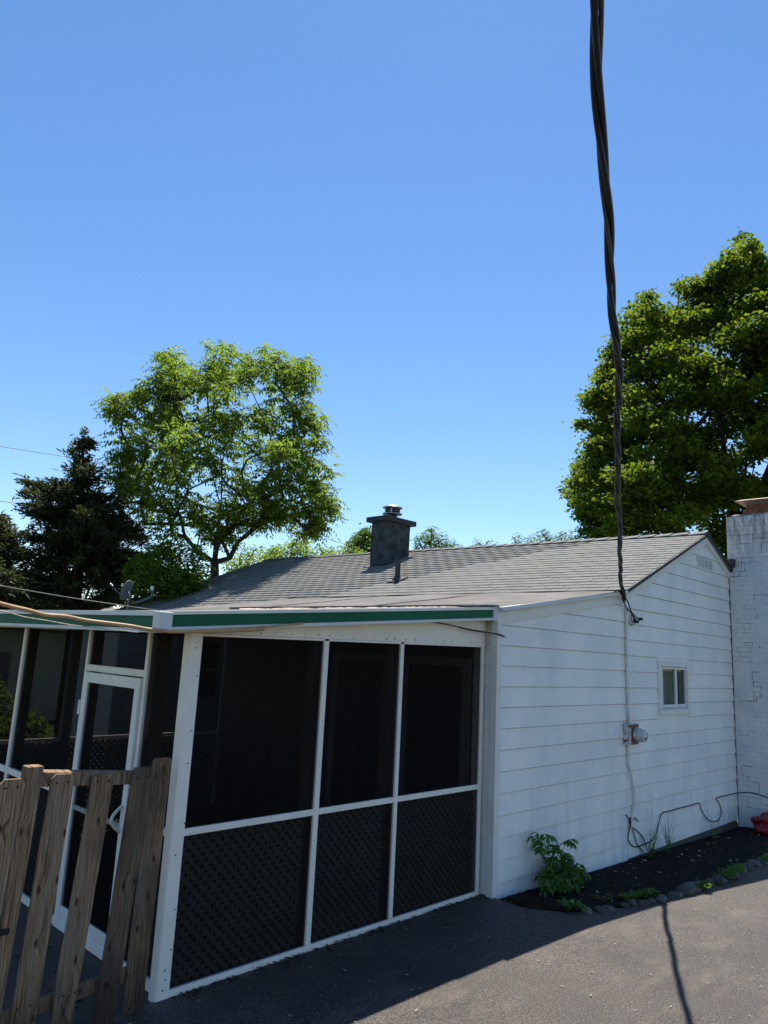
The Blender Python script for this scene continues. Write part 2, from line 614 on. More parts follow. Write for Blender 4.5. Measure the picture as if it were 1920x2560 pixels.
def m_meterbox():
    nt = NT('meter_box_paint')
    v = nt.coord()
    c = nt.ramp(nt.noise(v, 14, 5), [(0.35, (0.5, 0.5, 0.47)), (0.65, (0.66, 0.65, 0.62))])
    c = nt.mix(nt.ramp(nt.noise(v, 22, 6, 0.7), [(0.52, (0, 0, 0)), (0.6, (1, 1, 1))]), c, (0.20, 0.085, 0.04, 1))
    nt.col(c)
    nt.set(0.7, 0, 0.3)
    return nt.m


def m_glass():
    nt = NT('window_glass')
    nt.col((0.02, 0.025, 0.03, 1))
    nt.set(0.03, 0, 0.8)
    tp = nt.n('ShaderNodeBsdfTransparent')
    tp.inputs['Color'].default_value = (0.85, 0.88, 0.88, 1)
    mx = nt.n('ShaderNodeMixShader')
    mx.inputs[0].default_value = 0.25
    nt.l(tp.outputs[0], mx.inputs[1])
    nt.l(nt.b.outputs[0], mx.inputs[2])
    nt.l(mx.outputs[0], nt.out.inputs['Surface'])
    return nt.m


M['meterbox'] = m_meterbox()
M['glass'] = m_glass()
M['l_walnut'] = m_leaf('walnut_leaf', (0.055, 0.098, 0.018), (0.155, 0.195, 0.035), 0.55, 0.6)
M['l_maple'] = m_leaf('maple_leaf', (0.030, 0.062, 0.008), (0.145, 0.178, 0.014), 0.40, 0.7)
M['l_cedar'] = m_leaf('cedar_spray', (0.030, 0.046, 0.022), (0.085, 0.098, 0.042), 0.25, 0.7, (1.3, 1.3, 0.8))
M['l_shrub'] = m_leaf('shrub_leaf', (0.045, 0.105, 0.022), (0.10, 0.185, 0.040), 0.35)
M['l_far'] = m_leaf('far_leaf', (0.035, 0.070, 0.020), (0.075, 0.120, 0.030), 0.40)
M['l_iris'] = m_leaf('iris_blade', (0.050, 0.110, 0.025), (0.085, 0.150, 0.035), 0.35)

# ================================================================== SETTING


def ground_z(x):
    return -0.026*max(0.0, x)


def sheet(name, x0, x1, y0, y1, nx, ny, zf, mat):
    V, F = [], []
    for j in range(ny+1):
        for i in range(nx+1):
            x = x0+(x1-x0)*i/nx
            y = y0+(y1-y0)*j/ny
            V.append((x, y, zf(x, y)))
    for j in range(ny):
        for i in range(nx):
            a = j*(nx+1)+i
            F.append((a, a+1, a+nx+2, a+nx+1))
    o = np_mesh(name, V, F, mat, None, True)
    o['kind'] = 'structure'
    return o


sheet('ground', -600, 600, -600, 600, 4, 4, lambda x, y: -0.45, M['grass'])
# walkway beside the porch, and the porch slab
o = MB().box(-9.0, -3.55, 0.126, 9.0, -0.3, -0.012).build('walkway', M['concrete'], bevel=0.004)
o['kind'] = 'structure'
o = MB().box(-3.548, -0.002, 0.126, 5.05, -0.3, -0.02).build('porch_floor', M['concrete'])
o['kind'] = 'structure'

# the line of the stones that edge the bed (x, y)
EDGE = [(0.02, -0.42), (0.20, -0.66), (0.38, -0.78), (0.52, -0.86), (0.66, -0.86), (0.88, -0.95), (1.02, -0.99), (1.18, -1.01),
        (1.35, -1.05), (1.55, -1.07), (1.65, -1.10), (1.83, -1.11), (2.07, -1.10), (2.34, -1.12), (2.56, -1.15), (2.88, -1.165),
        (3.22, -1.17), (3.58, -1.14), (3.92, -1.165), (4.23, -1.165), (4.55, -1.167), (5.2, -1.18), (6.0, -1.2), (7.0, -1.2)]


def edge_y(x):
    for (xa, ya), (xb, yb) in zip(EDGE, EDGE[1:]):
        if xa <= x <= xb:
            return ya+(yb-ya)*(x-xa)/(xb-xa)
    return EDGE[0][1] if x < EDGE[0][0] else EDGE[-1][1]


V, F = [], []
XS = [-16+0.5*i for i in range(32)]+[0.0]+[p[0] for p in EDGE]+[7.01, 8.06, 8.07, 10, 13]
NYd = 40
for x in XS:
    ymax = 0.125 if x <= 0.0 else (edge_y(x) if x <= 7.0 else (-0.87 if x < 8.065 else 0.12))
    for j in range(NYd+1):
        t = j/NYd
        y = -16+(ymax+16)*(1-(1-t)**2)
        V.append((x, y, ground_z(x)+0.006*math.sin(x*1.3+y)*math.sin(y*1.7)))
for i in range(len(XS)-1):
    for j in range(NYd):
        a = i*(NYd+1)+j
        F.append((a, a+NYd+1, a+NYd+2, a+1))
o = np_mesh('driveway', V, F, M['asphalt'], None, True)
o['kind'] = 'structure'


def bed_z(x, t):
    """t = 0 at the wall, 1 at the edging"""
    w = -0.035-0.028*max(0, x-0.2) if x < 6.5 else -0.21
    e = ground_z(x)+0.012
    return w*(1-t)+e*t+0.035*math.sin(math.pi*t)


V, F = [], []
NX, NY = 150, 26
for i in range(NX+1):
    x = 0.005+6.985*i/NX
    for j in range(NY+1):
        t = j/NY
        y = -0.012+(edge_y(x)+0.012)*t
        bmp = (RS.rand()-0.5)*0.020*min(1, 6*min(t+0.08, 1-t))
        V.append((x, y, bed_z(x, t)+bmp))
for i in range(NX):
    for j in range(NY):
        a = i*(NY+1)+j
        F.append((a, a+1, a+NY+2, a+NY+1))
o = np_mesh('mulch_bed', V, F, M['mulch'], None, False)
o['kind'] = 'structure'


def chips(name, pts, mat, lmin, lmax, wfac, parent=None, lift=0.004, label=None, cat=None):
    """flat splinters lying about"""
    Vv, Ff = [], []
    for (x, y, z) in pts:
        a = RS.rand()*6.283
        L = lmin+(lmax-lmin)*RS.rand()**2
        w = L*wfac*(0.5+RS.rand())
        tilt = (RS.rand()-0.5)*0.5
        dx, dy = math.cos(a), math.sin(a)
        n = len(Vv)
        h = 0.25*w
        for (p, q) in ((-L/2, -w/2), (L/2, -w/3), (L/2, w/3), (-L/2, w/2)):
            Vv.append((x+dx*p-dy*q, y+dy*p+dx*q, z+lift+tilt*p*0.5+abs(tilt)*L*0.25))
        for (p, q) in ((-L/2, -w/2), (L/2, -w/3), (L/2, w/3), (-L/2, w/2)):
            Vv.append((x+dx*p-dy*q, y+dy*p+dx*q, z+lift+h+tilt*p*0.5+abs(tilt)*L*0.25))
        for f in ((0, 3, 2, 1), (4, 5, 6, 7), (0, 1, 5, 4), (1, 2, 6, 5), (2, 3, 7, 6), (3, 0, 4, 7)):
            Ff.append(tuple(k+n for k in f))
    o = np_mesh(name, Vv, Ff, mat, parent, False, 'stuff')
    if label:
        tag(o, label, cat)
    return o


pts = []
for k in range(1500):
    x = 0.15+6.7*RS.rand()
    t = RS.rand()*0.96
    pts.append((x, -0.012+(edge_y(x)+0.012)*t, bed_z(x, t)))
chips('mulch_chips', pts, M['chip'], 0.010, 0.045, 0.30, label='loose dark wood chips covering the planting bed', cat='mulch')
pts = []
for k in range(60):
    x = 0.3+6.0*RS.rand()
    t = 0.1+RS.rand()*0.85
    pts.append((x, -0.012+(edge_y(x)+0.012)*t, bed_z(x, t)+0.012))
chips('dry_leaf_litter', pts, M['litter'], 0.015, 0.05, 0.5, label='pale dry leaf bits scattered on the dark mulch', cat='leaf litter')
pts = []
for k in range(900):
    x = -5.5+10.5*RS.rand()
    y = 0.05-4.2*RS.rand()**1.0
    if x > 0 and y > edge_y(x)-0.08:
        continue
    pts.append((x, y, ground_z(x)+0.004))
chips('straw_litter', pts, M['litter'], 0.006, 0.034, 0.22, label='straw bits and pale grit scattered over the asphalt driveway', cat='litter')
pts = []
for k in range(420):
    x = -3.5+3.4*RS.rand()
    y = 0.11-abs(RS.randn())*0.06
    pts.append((x, y, 0.004))
chips('porch_edge_debris', pts, M['chip'], 0.01, 0.07, 0.2, label='dark leaf debris gathered along the porch sill', cat='debris')

pts = []
for k in range(260):
    pts.append((-5.4+1.9*RS.rand(), 0.14+2.6*RS.rand()**1.6, -0.012))
chips('walkway_litter', pts, M['chip'], 0.012, 0.06, 0.3, label='brown leaf litter on the concrete walkway behind the pickets', cat='leaf litter')

# ================================================================== HOUSE
HOUSE = thing('house', 'white sided house with grey shingle roof, gable end facing the driveway', 'house', (4.0, 0.0, -0.1))
LAP = 0.213
# roof lines in the gable plane
Z0, ZK, ZR = 2.865, 3.315, 4.565          # corner, kink, ridge
XK, XR, XE = 2.92, 5.93, 9.05


def top_z(x):
    if x <= XK:
        return Z0+(ZK-Z0)*x/XK
    if x <= XR:
        return ZK+(ZR-ZK)*(x-XK)/(XR-XK)
    return ZR-(ZR-ZK+0.15)*(x-XR)/(XE-XR)


# inner wall core
def clip(poly, a, b, c):
    """keep a*x+b*z<=c"""
    out = []
    n = len(poly)
    for i in range(n):
        p, q = poly[i], poly[(i+1) % n]
        dp, dq = a*p[0]+b*p[1]-c, a*q[0]+b*q[1]-c
        if dp <= 0:
            out.append(p)
        if (dp < 0 < dq) or (dq < 0 < dp):
            t = dp/(dp-dq)
            out.append((p[0]+(q[0]-p[0])*t, p[1]+(q[1]-p[1])*t))
    return out


def below_roof(poly, drop):
    # low slope (left part) and the two main slopes
    s = (ZK-Z0)/XK
    s1 = (ZR-ZK)/(XR-XK)
    s2 = (ZR-ZK+0.15)/(XE-XR)
    return poly, s, s1, s2


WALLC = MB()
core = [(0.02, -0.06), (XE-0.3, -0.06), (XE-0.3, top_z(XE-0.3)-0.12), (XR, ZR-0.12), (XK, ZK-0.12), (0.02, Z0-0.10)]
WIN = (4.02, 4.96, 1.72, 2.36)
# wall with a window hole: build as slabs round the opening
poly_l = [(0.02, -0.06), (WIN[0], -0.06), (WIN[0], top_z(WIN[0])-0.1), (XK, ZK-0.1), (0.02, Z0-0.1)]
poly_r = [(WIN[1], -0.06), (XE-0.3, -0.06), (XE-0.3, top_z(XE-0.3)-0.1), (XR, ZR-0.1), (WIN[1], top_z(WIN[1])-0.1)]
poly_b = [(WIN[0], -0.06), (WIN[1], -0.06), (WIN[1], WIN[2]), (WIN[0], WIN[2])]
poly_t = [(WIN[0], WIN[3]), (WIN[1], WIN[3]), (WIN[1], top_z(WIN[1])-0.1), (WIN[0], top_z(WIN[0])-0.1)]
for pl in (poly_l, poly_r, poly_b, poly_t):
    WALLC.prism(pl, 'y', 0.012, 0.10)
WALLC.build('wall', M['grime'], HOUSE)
# other walls of the house (out of sight from the driveway)
w = MB()
w.box(2.92, 3.02, 5.02, 13.1, -0.3, 3.1)
w.box(2.92, XE-0.3, 13.0, 13.1, -0.3, 3.0)
w.box(XE-0.4, XE-0.3, 0.101, 12.999, -0.3, 2.9)
w.build('side_wall', M['siding'], HOUSE)
# foundation strip
MB().box(0.05, 6.97, 0.006, 0.09, -0.40, -0.062).build('foundation', M['foundation'], HOUSE)


def board_poly(x0, x1, zb, zt, drop):
    """siding course clipped by the roof; list of convex pieces"""
    out = []
    spans = [(0.0, XK, Z0, ZK), (XK, XR, ZK, ZR), (XR, XE, ZR, ZK-0.15)]
    for (xa, xb, za, zc) in spans:
        a, b = max(x0, xa), min(x1, xb)
        if b-a < 0.004:
            continue
        P = [(a, zb), (b, zb), (b, zt), (a, zt)]
        s = (zc-za)/(xb-xa)
        P = clip(P, -s, 1.0, za-s*xa-drop)
        if len(P) >= 3:
            out.append(P)
    return out


def siding_board(x0, x1, zb, drop, lap=0.2127):
    zt = zb+lap-(0.0048 if zb > 1.9 else 0.0078)
    for P in board_poly(x0, x1, zb, zt, drop):
        n = len(P)
        off = random.uniform(-0.001, 0.001)

        def fy(z):
            return 0.002-0.016*(1-(z-zb)/LAP)+off-0.004
        vs = [(p[0], fy(p[1]), p[1]) for p in P]+[(p[0], 0.011, p[1]) for p in P]
        fs = [tuple(range(n)), tuple(range(2*n-1, n-1, -1))]+[(i, i+n, (i+1) % n+n, (i+1) % n) for i in range(n)]
        MB().add(vs, fs).build('siding_board', M['siding'], HOUSE)


zL = [2.692-0.2152*k for k in range(-3, 14)]
zR = [4.378-0.2127*k for k in range(0, 22)]
for zb in zL:
    if abs(zb-2.477) < 0.03:        # the short patched piece by the corner
        siding_board(0.055, 0.165, zb, 0.16, 0.2152)
        siding_board(0.168, 2.945, zb, 0.16, 0.2152)
    else:
        siding_board(0.055, 2.945, zb, 0.16, 0.2152)
for zb in zR:
    if zb < -0.12:
        continue
    wz0, wz1 = 1.665, 2.416
    if zb+LAP > wz0 and zb < wz1:
        siding_board(2.957, 3.95, zb, 0.15)
        siding_board(5.03, 6.985, zb, 0.15)
        if zb < wz0:
            pass
    else:
        siding_board(2.957, 6.985, zb, 0.15)
# strips of siding above and below the window inside cut courses
MB().prism([(3.951, 1.60), (5.029, 1.60), (5.029, 1.664), (3.951, 1.664)], 'y', -0.012, 0.011).build('siding_strip', M['siding'], HOUSE)
MB().prism([(3.951, 2.417), (5.029, 2.417), (5.029, 2.464), (3.951, 2.464)], 'y', -0.008, 0.011).build('siding_strip', M['siding'], HOUSE)
# siding on the wall that faces the porch (X = 0 side)
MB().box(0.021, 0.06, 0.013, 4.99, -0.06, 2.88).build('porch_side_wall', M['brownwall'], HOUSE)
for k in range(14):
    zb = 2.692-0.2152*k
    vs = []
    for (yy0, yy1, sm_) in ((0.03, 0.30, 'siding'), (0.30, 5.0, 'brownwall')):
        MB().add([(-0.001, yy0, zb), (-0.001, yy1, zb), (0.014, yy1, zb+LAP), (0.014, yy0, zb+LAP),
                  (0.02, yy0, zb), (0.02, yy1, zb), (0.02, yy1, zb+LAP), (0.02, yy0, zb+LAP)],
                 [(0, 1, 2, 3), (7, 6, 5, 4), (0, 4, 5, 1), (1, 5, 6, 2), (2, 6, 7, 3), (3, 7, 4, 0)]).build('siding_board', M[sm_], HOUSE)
# corner board (L)
MB().prism([(-0.03, -0.03), (0.052, -0.03), (0.052, -0.008), (-0.012, -0.008), (-0.012, 0.048), (-0.03, 0.048)], 'z', -0.03, 2.86).build('corner_board', M['trim'], HOUSE, bevel=0.003)
# worn foot of the corner
MB().box(-0.036, 0.10, -0.026, 0.05, -0.09, -0.03).build('corner_foot', M['rail_chip'], HOUSE, bevel=0.01)
# frieze board under the low roof edge
s = (ZK-Z0)/XK
MB().prism([(0.053, Z0-0.17+s*0.05), (2.86, ZK-0.165), (2.86, ZK-0.045), (0.053, Z0-0.045+s*0.05)], 'y', -0.030, -0.006).build('frieze_board', M['trim'], HOUSE, bevel=0.003)
MB().prism([(-0.035, Z0-0.042), (2.90, ZK-0.040), (2.90, ZK+0.006), (-0.035, Z0+0.004)], 'y', -0.092, -0.031).build('metal_edge', M['greytrim'], HOUSE, bevel=0.003)
# rake boards on the gable
s1 = (ZR-ZK)/(XR-XK)
s2 = (ZR-ZK+0.15)/(XE-XR)
MB().prism([(XK+0.02, ZK-0.165+0.02), (XR, ZR-0.165), (XR, ZR-0.03), (XK+0.02, ZK-0.03)], 'y', -0.034, -0.006).build('rake_board', M['trim'], HOUSE, bevel=0.003)
MB().prism([(XR+0.001, ZR-0.165), (6.99, ZR-0.165-s2*1.06), (6.99, ZR-0.03-s2*1.06), (XR+0.001, ZR-0.03)], 'y', -0.034, -0.006).build('rake_board', M['trim'], HOUSE, bevel=0.003)
MB().prism([(XK-0.02, ZK-0.03), (XR, ZR-0.032), (XR, ZR+0.010), (XK-0.06, ZK+0.012)], 'y', -0.085, -0.036).build('drip_edge', M['black'], HOUSE)
MB().prism([(XR+0.001, ZR-0.032), (6.99, ZR-0.05-s2*1.06), (6.99, ZR+0.004-s2*1.06), (XR+0.001, ZR+0.010)], 'y', -0.085, -0.036).build('drip_edge', M['black'], HOUSE)

# ---- roof: shingles between an eave line and a slightly skewed ridge line
EA, EB = np.array([2.86, -0.07, ZK+0.016]), np.array([2.86, 13.25, ZK+0.02])
RA, RB = np.array([XR, -0.07, ZR+0.018]), np.array([6.80, 13.25, 4.925])


def roof_p(sv, tv):
    return (EA*(1-sv)+EB*sv)*(1-tv)+(RA*(1-sv)+RB*sv)*tv


def far_eave(sv):
    """the eave drops lower beyond the low roof"""
    return 0.0


LOWT = -0.145            # how far the slope continues below the line beyond the low roof
ROOF = MB()
deck = []
NS = 12
vs, fs = [], []
for i in range(NS+1):
    for t in (LOWT, 1.0):
        p = roof_p(i/NS, t if i/NS > 0.5 or t > 0 else 0.0)
        vs.append(p-np.array([0, 0, 0.012]))
for i in range(NS+1):
    for t in (LOWT, 1.0):
        p = roof_p(i/NS, t if i/NS > 0.5 or t > 0 else 0.0)
        vs.append(p-np.array([0, 0, 0.035]))
nv = 2*(NS+1)
for i in range(NS):
    a = 2*i
    fs += [(a, a+1, a+3, a+2), (a+nv, a+2+nv, a+3+nv, a+1+nv), (a, a+2, a+2+nv, a+nv), (a+1, a+1+nv, a+3+nv, a+3)]
fs += [(0, nv, nv+1, 1), (2*NS, 2*NS+1, nv+2*NS+1, nv+2*NS)]
ROOFO = MB().add(vs, fs).build('roof', M['black'], HOUSE)
# far slope
MB().add([RA+[0, 0, -0.004], RB+[0, 0, -0.004], (9.3, 13.25, 3.55), (9.05, -0.07, 3.16), RA+[0, 0, -0.06], RB+[0, 0, -0.06], (9.3, 13.25, 3.49), (9.05, -0.07, 3.10)],
         [(0, 1, 2, 3), (4, 7, 6, 5), (0, 4, 5, 1), (1, 5, 6, 2), (2, 6, 7, 3), (3, 7, 4, 0)]).build('far_roof_slope', M['shingle'], HOUSE)
# far gable wall above the eave
MB().prism([(2.3, 2.9), (9.0, 2.9), (9.0, 3.4), (6.78, 4.85), (2.3, 3.02)], 'y', 13.0, 13.1).build('far_gable_wall', M['siding'], HOUSE)

shing = bpy.data.meshes.new('shingle')
shing.from_pydata([(0, 0, 0), (1, 0, 0), (1, 1, 0), (0, 1, 0), (0, 0, 1), (1, 0, 1), (1, 1, 0.15), (0, 1, 0.15)], [],
                  [(0, 3, 2, 1), (4, 5, 6, 7), (0, 1, 5, 4), (1, 2, 6, 5), (2, 3, 7, 6), (3, 0, 4, 7)])
fix(shing)
shing.materials.append(M['shingle'])
ROWS = 22
items = []
TAB = 0.305/13.32
for r in range(-4, ROWS):
    t0 = r/ROWS
    t1 = (r+1.25)/ROWS
    s0 = -((r*0.5) % 1.0)*TAB+(random.random()-0.5)*TAB*0.1
    k = 0
    while True:
        sa, sb = s0+k*TAB+0.0003, s0+(k+1)*TAB-0.0003
        k += 1
        if sa >= 1.0:
            break
        sa, sb = max(sa, 0.0), min(sb, 1.0)
        if sb-sa < 0.003:
            continue
        if r < 0 and sa < 0.52:
            continue
        items.append((r, t0, min(t1, 1.0), sa, sb))


def shingle_frame(it):
    r, t0, t1, sa, sb = it
    p00 = roof_p(sa, t0)
    p10 = roof_p(sb, t0)
    p01 = roof_p(sa, t1)
    e1 = p10-p00
    e2 = p01-p00
    n = np.cross(e2, e1)
    n = n/np.linalg.norm(n)
    if n[2] < 0:
        n = -n
    h = 0.012+random.uniform(-0.001, 0.002)
    # each course lies on the one below: lift its butt
    return p00-n*0.006+n*0.001*(r % 2), e1, e2, n*h


fr = [(shingle_frame(it), it) for it in items]
fr.sort(key=lambda q: np.linalg.norm(q[0][0]-CAM))
hl = np.array(root_loc(HOUSE))
for (p, e1, e2, n), it in fr[:300]:
    o = bpy.data.objects.new('shingle', shing)
    COL.objects.link(o)
    o.parent = ROOFO
    q = p-hl
    o.matrix_local = Matrix(((e1[0], e2[0], n[0], q[0]), (e1[1], e2[1], n[1], q[1]), (e1[2], e2[2], n[2], q[2]), (0, 0, 0, 1)))
UV8 = np.array([(0, 0, 0), (1, 0, 0), (1, 1, 0), (0, 1, 0), (0, 0, 1), (1, 0, 1), (1, 1, 0.15), (0, 1, 0.15)], float)
UF6 = np.array([(0, 3, 2, 1), (4, 5, 6, 7), (0, 1, 5, 4), (1, 2, 6, 5), (2, 3, 7, 6), (3, 0, 4, 7)])
V, F = [], []
for (p, e1, e2, n), it in fr[300:]:
    F.append(UF6+8*len(V))
    V.append(p+UV8[:, :1]*e1+UV8[:, 1:2]*e2+UV8[:, 2:]*n)
np_mesh('shingle_field', np.vstack(V), np.vstack(F), M['shingle'], ROOFO, False, 'stuff')
# ridge caps
rd = (RB-RA)
for k in range(0, 44):
    a, b = RA+rd*(k/44), RA+rd*min(1, (k+1.12)/44)
    up = np.array([0, 0, 1.0])
    lft = np.array([-0.16, 0, -0.062])
    rgt = np.array([0.15, 0, -0.075])
    h0, h1 = 0.030+random.uniform(0, 0.006), 0.016
    P = [a+up*h0, a+lft+up*h0, a+rgt+up*h0, b+up*h1, b+lft+up*h1, b+rgt+up*h1]
    Q = [q-np.array([0, 0, 0.012]) for q in P]
    MB().add(P+Q, [(0, 3, 4, 1), (0, 2, 5, 3), (6, 7, 10, 9), (6, 9, 11, 8), (0, 1, 7, 6), (0, 6, 8, 2), (3, 9, 10, 4), (3, 5, 11, 9), (1, 4, 10, 7), (2, 8, 11, 5)]).build('ridge_cap', M['shingle'], ROOFO)
# low roof over the extension (roll roofing), continuous with the porch roof


def low_z(x):
    return Z0+0.006+(ZK+0.012-Z0)*x/XK if x > 0 else Z0+0.006+(x)*(0.325/3.9)


V, F = [], []
NXm, NYm = 46, 60
for i in range(NXm+1):
    x = -0.02+(3.02+0.02)*i/NXm
    for j in range(NYm+1):
        y = -0.09+7.01*j/NYm
        w_ = 0.012*math.sin(y*1.1+x*0.7)*math.sin(x*1.9+0.4)+0.006*math.sin(y*4.3+x*2.0)
        V.append((x, y, low_z(x)+(w_ if 0 < i < NXm and 0 < j else 0)+(0.014 if i == NXm else 0)))
for i in range(NXm):
    for j in range(NYm):
        a = i*(NYm+1)+j
        F.append((a, a+1, a+NYm+2, a+NYm+1))
np_mesh('low_roof', V, F, M['membrane'], HOUSE, True)
MB().prism([(0.0, Z0-0.05), (2.9, ZK-0.04), (2.9, ZK-0.01), (0.0, Z0-0.02)], 'y', 0.105, 6.9).build('low_roof_deck', M['inside'], HOUSE)
for yy in (2.1, 4.3):
    pts = [(x, yy+0.03*math.sin(x*3), low_z(x)+0.012) for x in np.linspace(0.0, 2.95, 12)]
    MB().tube(pts, 0.006, 5).build('roofing_seam', M['membrane'], HOUSE)

# ---- roof chimney: > crown, flue cap
CX0, CX1, CY0, CY1 = 5.12, 5.93, 6.68, 7.13
ch = MB()
nseg = 7
vs, fs = [], []
for k in range(nseg+1):
    z = 3.95+(5.255-3.95)*k/nseg
    j = lambda: random.uniform(-0.006, 0.006)
    vs += [(CX0+j(), CY0+j(), z), (CX1+j(), CY0+j(), z), (CX1+j(), CY1+j(), z), (CX0+j(), CY1+j(), z)]
for k in range(nseg):
    for i in range(4):
        a, b = 4*k+i, 4*k+(i+1) % 4
        fs.append((a, b, b+4, a+4))
fs += [(3, 2, 1, 0), (4*nseg, 4*nseg+1, 4*nseg+2, 4*nseg+3)]
CHIM = ch.add(vs, fs).build('roof_chimney', M['parge'], HOUSE)
CHIM['label'] = 'squat chimney coated in dark blue grey parging'
MB().box(CX0-0.095, CX1+0.11, CY0-0.10, CY1+0.10, 5.256, 5.372).build('crown', M['parge_dark'], CHIM, bevel=0.008)
cc = (5.50, 6.86, 5.373)
cap = MB()
cap.lathe([(0.125, 0.0), (0.105, 0.03), (0.105, 0.10)], cc, seg=20)
cap.build('flue', M['pipe'], CHIM, smooth=True)
MB().lathe([(0.10, 0.085), (0.22, 0.10), (0.235, 0.115), (0.225, 0.128), (0.12, 0.140)], cc, seg=24).build('lower_collar', M['steel'], CHIM, smooth=True)
MB().lathe([(0.155, 0.155), (0.165, 0.165), (0.165, 0.235), (0.155, 0.245)], cc, seg=20).build('cap_screen', M['pipe'], CHIM)
for k in range(4):
    a = 0.6+k*math.pi/2
    MB().box(cc[0]+0.168*math.cos(a)-0.008, cc[0]+0.168*math.cos(a)+0.008, cc[1]+0.168*math.sin(a)-0.008, cc[1]+0.168*math.sin(a)+0.008, cc[2]+0.13, cc[2]+0.262).build('cap_strap', M['steel'], CHIM)
MB().lathe([(0.215, 0.248), (0.235, 0.258), (0.225, 0.275), (0.13, 0.312), (0.03, 0.325)], cc, seg=24).build('cap_lid', M['steel'], CHIM, smooth=True)
# flashing round the chimney foot
MB().add([(CX0-0.10, CY0-0.10, 4.205), (CX0-0.10, CY1+0.10, 4.205), (CX1+0.08, CY1+0.10, 4.575), (CX1+0.08, CY0-0.10, 4.575),
          (CX0-0.10, CY0-0.10, 4.225), (CX0-0.10, CY1+0.10, 4.225), (CX1+0.08, CY1+0.10, 4.593), (CX1+0.08, CY0-0.10, 4.593)],
         [(0, 3, 2, 1), (4, 5, 6, 7), (0, 1, 5, 4), (1, 2, 6, 5), (2, 3, 7, 6), (3, 0, 4, 7)]).build('flashing', M['parge_dark'], CHIM)
# plumbing vent
vp = roof_p(0.382, 0.275)
VENT = MB().tube([vp+np.array([0, 0, -0.1]), vp+np.array([0, 0, 0.42])], 0.052, 14).build('vent_pipe', M['pipe'], HOUSE, smooth=False)
MB().lathe([(0.115, 0.0), (0.075, 0.05), (0.058, 0.09)], tuple(vp+np.array([0, 0, 0.0])), seg=16).build('pipe_boot', M['pipe'], VENT, smooth=True)
MB().add([vp+np.array([-0.16, -0.15, -0.045]), vp+np.array([0.14, -0.15, 0.078]), vp+np.array([0.14, 0.15, 0.078]), vp+np.array([-0.16, 0.15, -0.045]),
          vp+np.array([-0.16, -0.15, -0.030]), vp+np.array([0.14, -0.15, 0.093]), vp+np.array([0.14, 0.15, 0.093]), vp+np.array([-0.16, 0.15, -0.030])],
         [(0, 3, 2, 1), (4, 5, 6, 7), (0, 1, 5, 4), (1, 2, 6, 5), (2, 3, 7, 6), (3, 0, 4, 7)]).build('pipe_flashing', M['pipe'], VENT)

# ---- window: > frame boards, sash, panes, curtain
x0, x1, z0, z1 = 3.95, 5.03, 1.665, 2.416
wf = MB()
wf.box(x0, x0+0.085, -0.034, 0.0105, z0+0.075, z1)
wf.box(x1-0.06, x1, -0.034, 0.0105, z0+0.075, z1)
wf.box(x0+0.086, x1-0.061, -0.032, 0.0105, z1-0.075, z1)
WINO = wf.build('window', M['trim'], HOUSE, bevel=0.004)
MB().box(x0-0.005, x1+0.005, -0.048, 0.0105, z0-0.002, z0+0.072).build('sill', M['trim'], WINO, bevel=0.004)
ins = MB()
ins.box(x0+0.087, x0+0.135, -0.024, 0.03, z0+0.076, z1-0.078)
ins.box(x0+0.136, x1-0.062, -0.024, 0.03, z0+0.076, z0+0.098)
ins.build('inner_frame', M['greytrim'], WINO, bevel=0.003)
sa = MB()
sa.box(x0+0.137, x0+0.175, -0.016, 0.028, z0+0.10, z1-0.079)
sa.box(x1-0.09, x1-0.063, -0.016, 0.028, z0+0.10, z1-0.079)
sa.box(x0+0.176, x1-0.091, -0.016, 0.028, z0+0.10, z0+0.135)
sa.box(x0+0.176, x1-0.091, -0.016, 0.028, z1-0.112, z1-0.079)
sa.box(4.555, 4.615, -0.020, 0.03, z0+0.136, z1-0.113)
sa.build('sash', M['trim'], WINO, bevel=0.003)
MB().box(x0+0.176, 4.554, 0.004, 0.008, z0+0.136, z1-0.113).build('pane', M['glass'], WINO)
MB().box(4.616, x1-0.091, 0.010, 0.014, z0+0.136, z1-0.113).build('pane', M['glass'], WINO)
V, F = [], []
for k in range(121):
    x = 4.05+0.90*k/120
    yy = 0.13+0.025*math.sin(k*0.62)+0.01*math.sin(k*0.23)
    if 30 < k < 38 or 96 < k < 101:
        yy += 0.09
    V += [(x, yy, 1.70), (x, yy, 2.38)]
for k in range(120):
    F.append((2*k, 2*k+2, 2*k+3, 2*k+1))
np_mesh('curtain', V, F, M['curtain'], WINO, True)
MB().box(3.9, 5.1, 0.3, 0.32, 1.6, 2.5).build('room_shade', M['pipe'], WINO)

# ---- gable vent: > louvre
gv = MB().box(5.56, 6.19, -0.016, 0.002, 3.968, 4.128).build('gable_vent', M['grime2'], HOUSE)
fr_ = MB()
fr_.box(5.535, 5.559, -0.021, 0.006, 3.945, 4.15)
fr_.box(6.191, 6.215, -0.021, 0.006, 3.945, 4.15)
fr_.box(5.56, 6.19, -0.021, 0.006, 3.945, 3.967)
fr_.box(5.56, 6.19, -0.021, 0.006, 4.129, 4.15)
for c_ in (5.708, 5.867, 6.026):
    fr_.box(c_-0.012, c_+0.012, -0.0205, -0.0165, 3.968, 4.128)
fr_.build('vent_frame', M['trim'], gv)
for c_ in range(4):
    for r_ in range(7):
        xa = 5.562+c_*0.159
        MB().box(xa, xa+0.132, -0.0195, -0.0163, 3.972+r_*0.0226, 3.972+r_*0.0226+0.0125).build('louvre', M['trim'], gv)

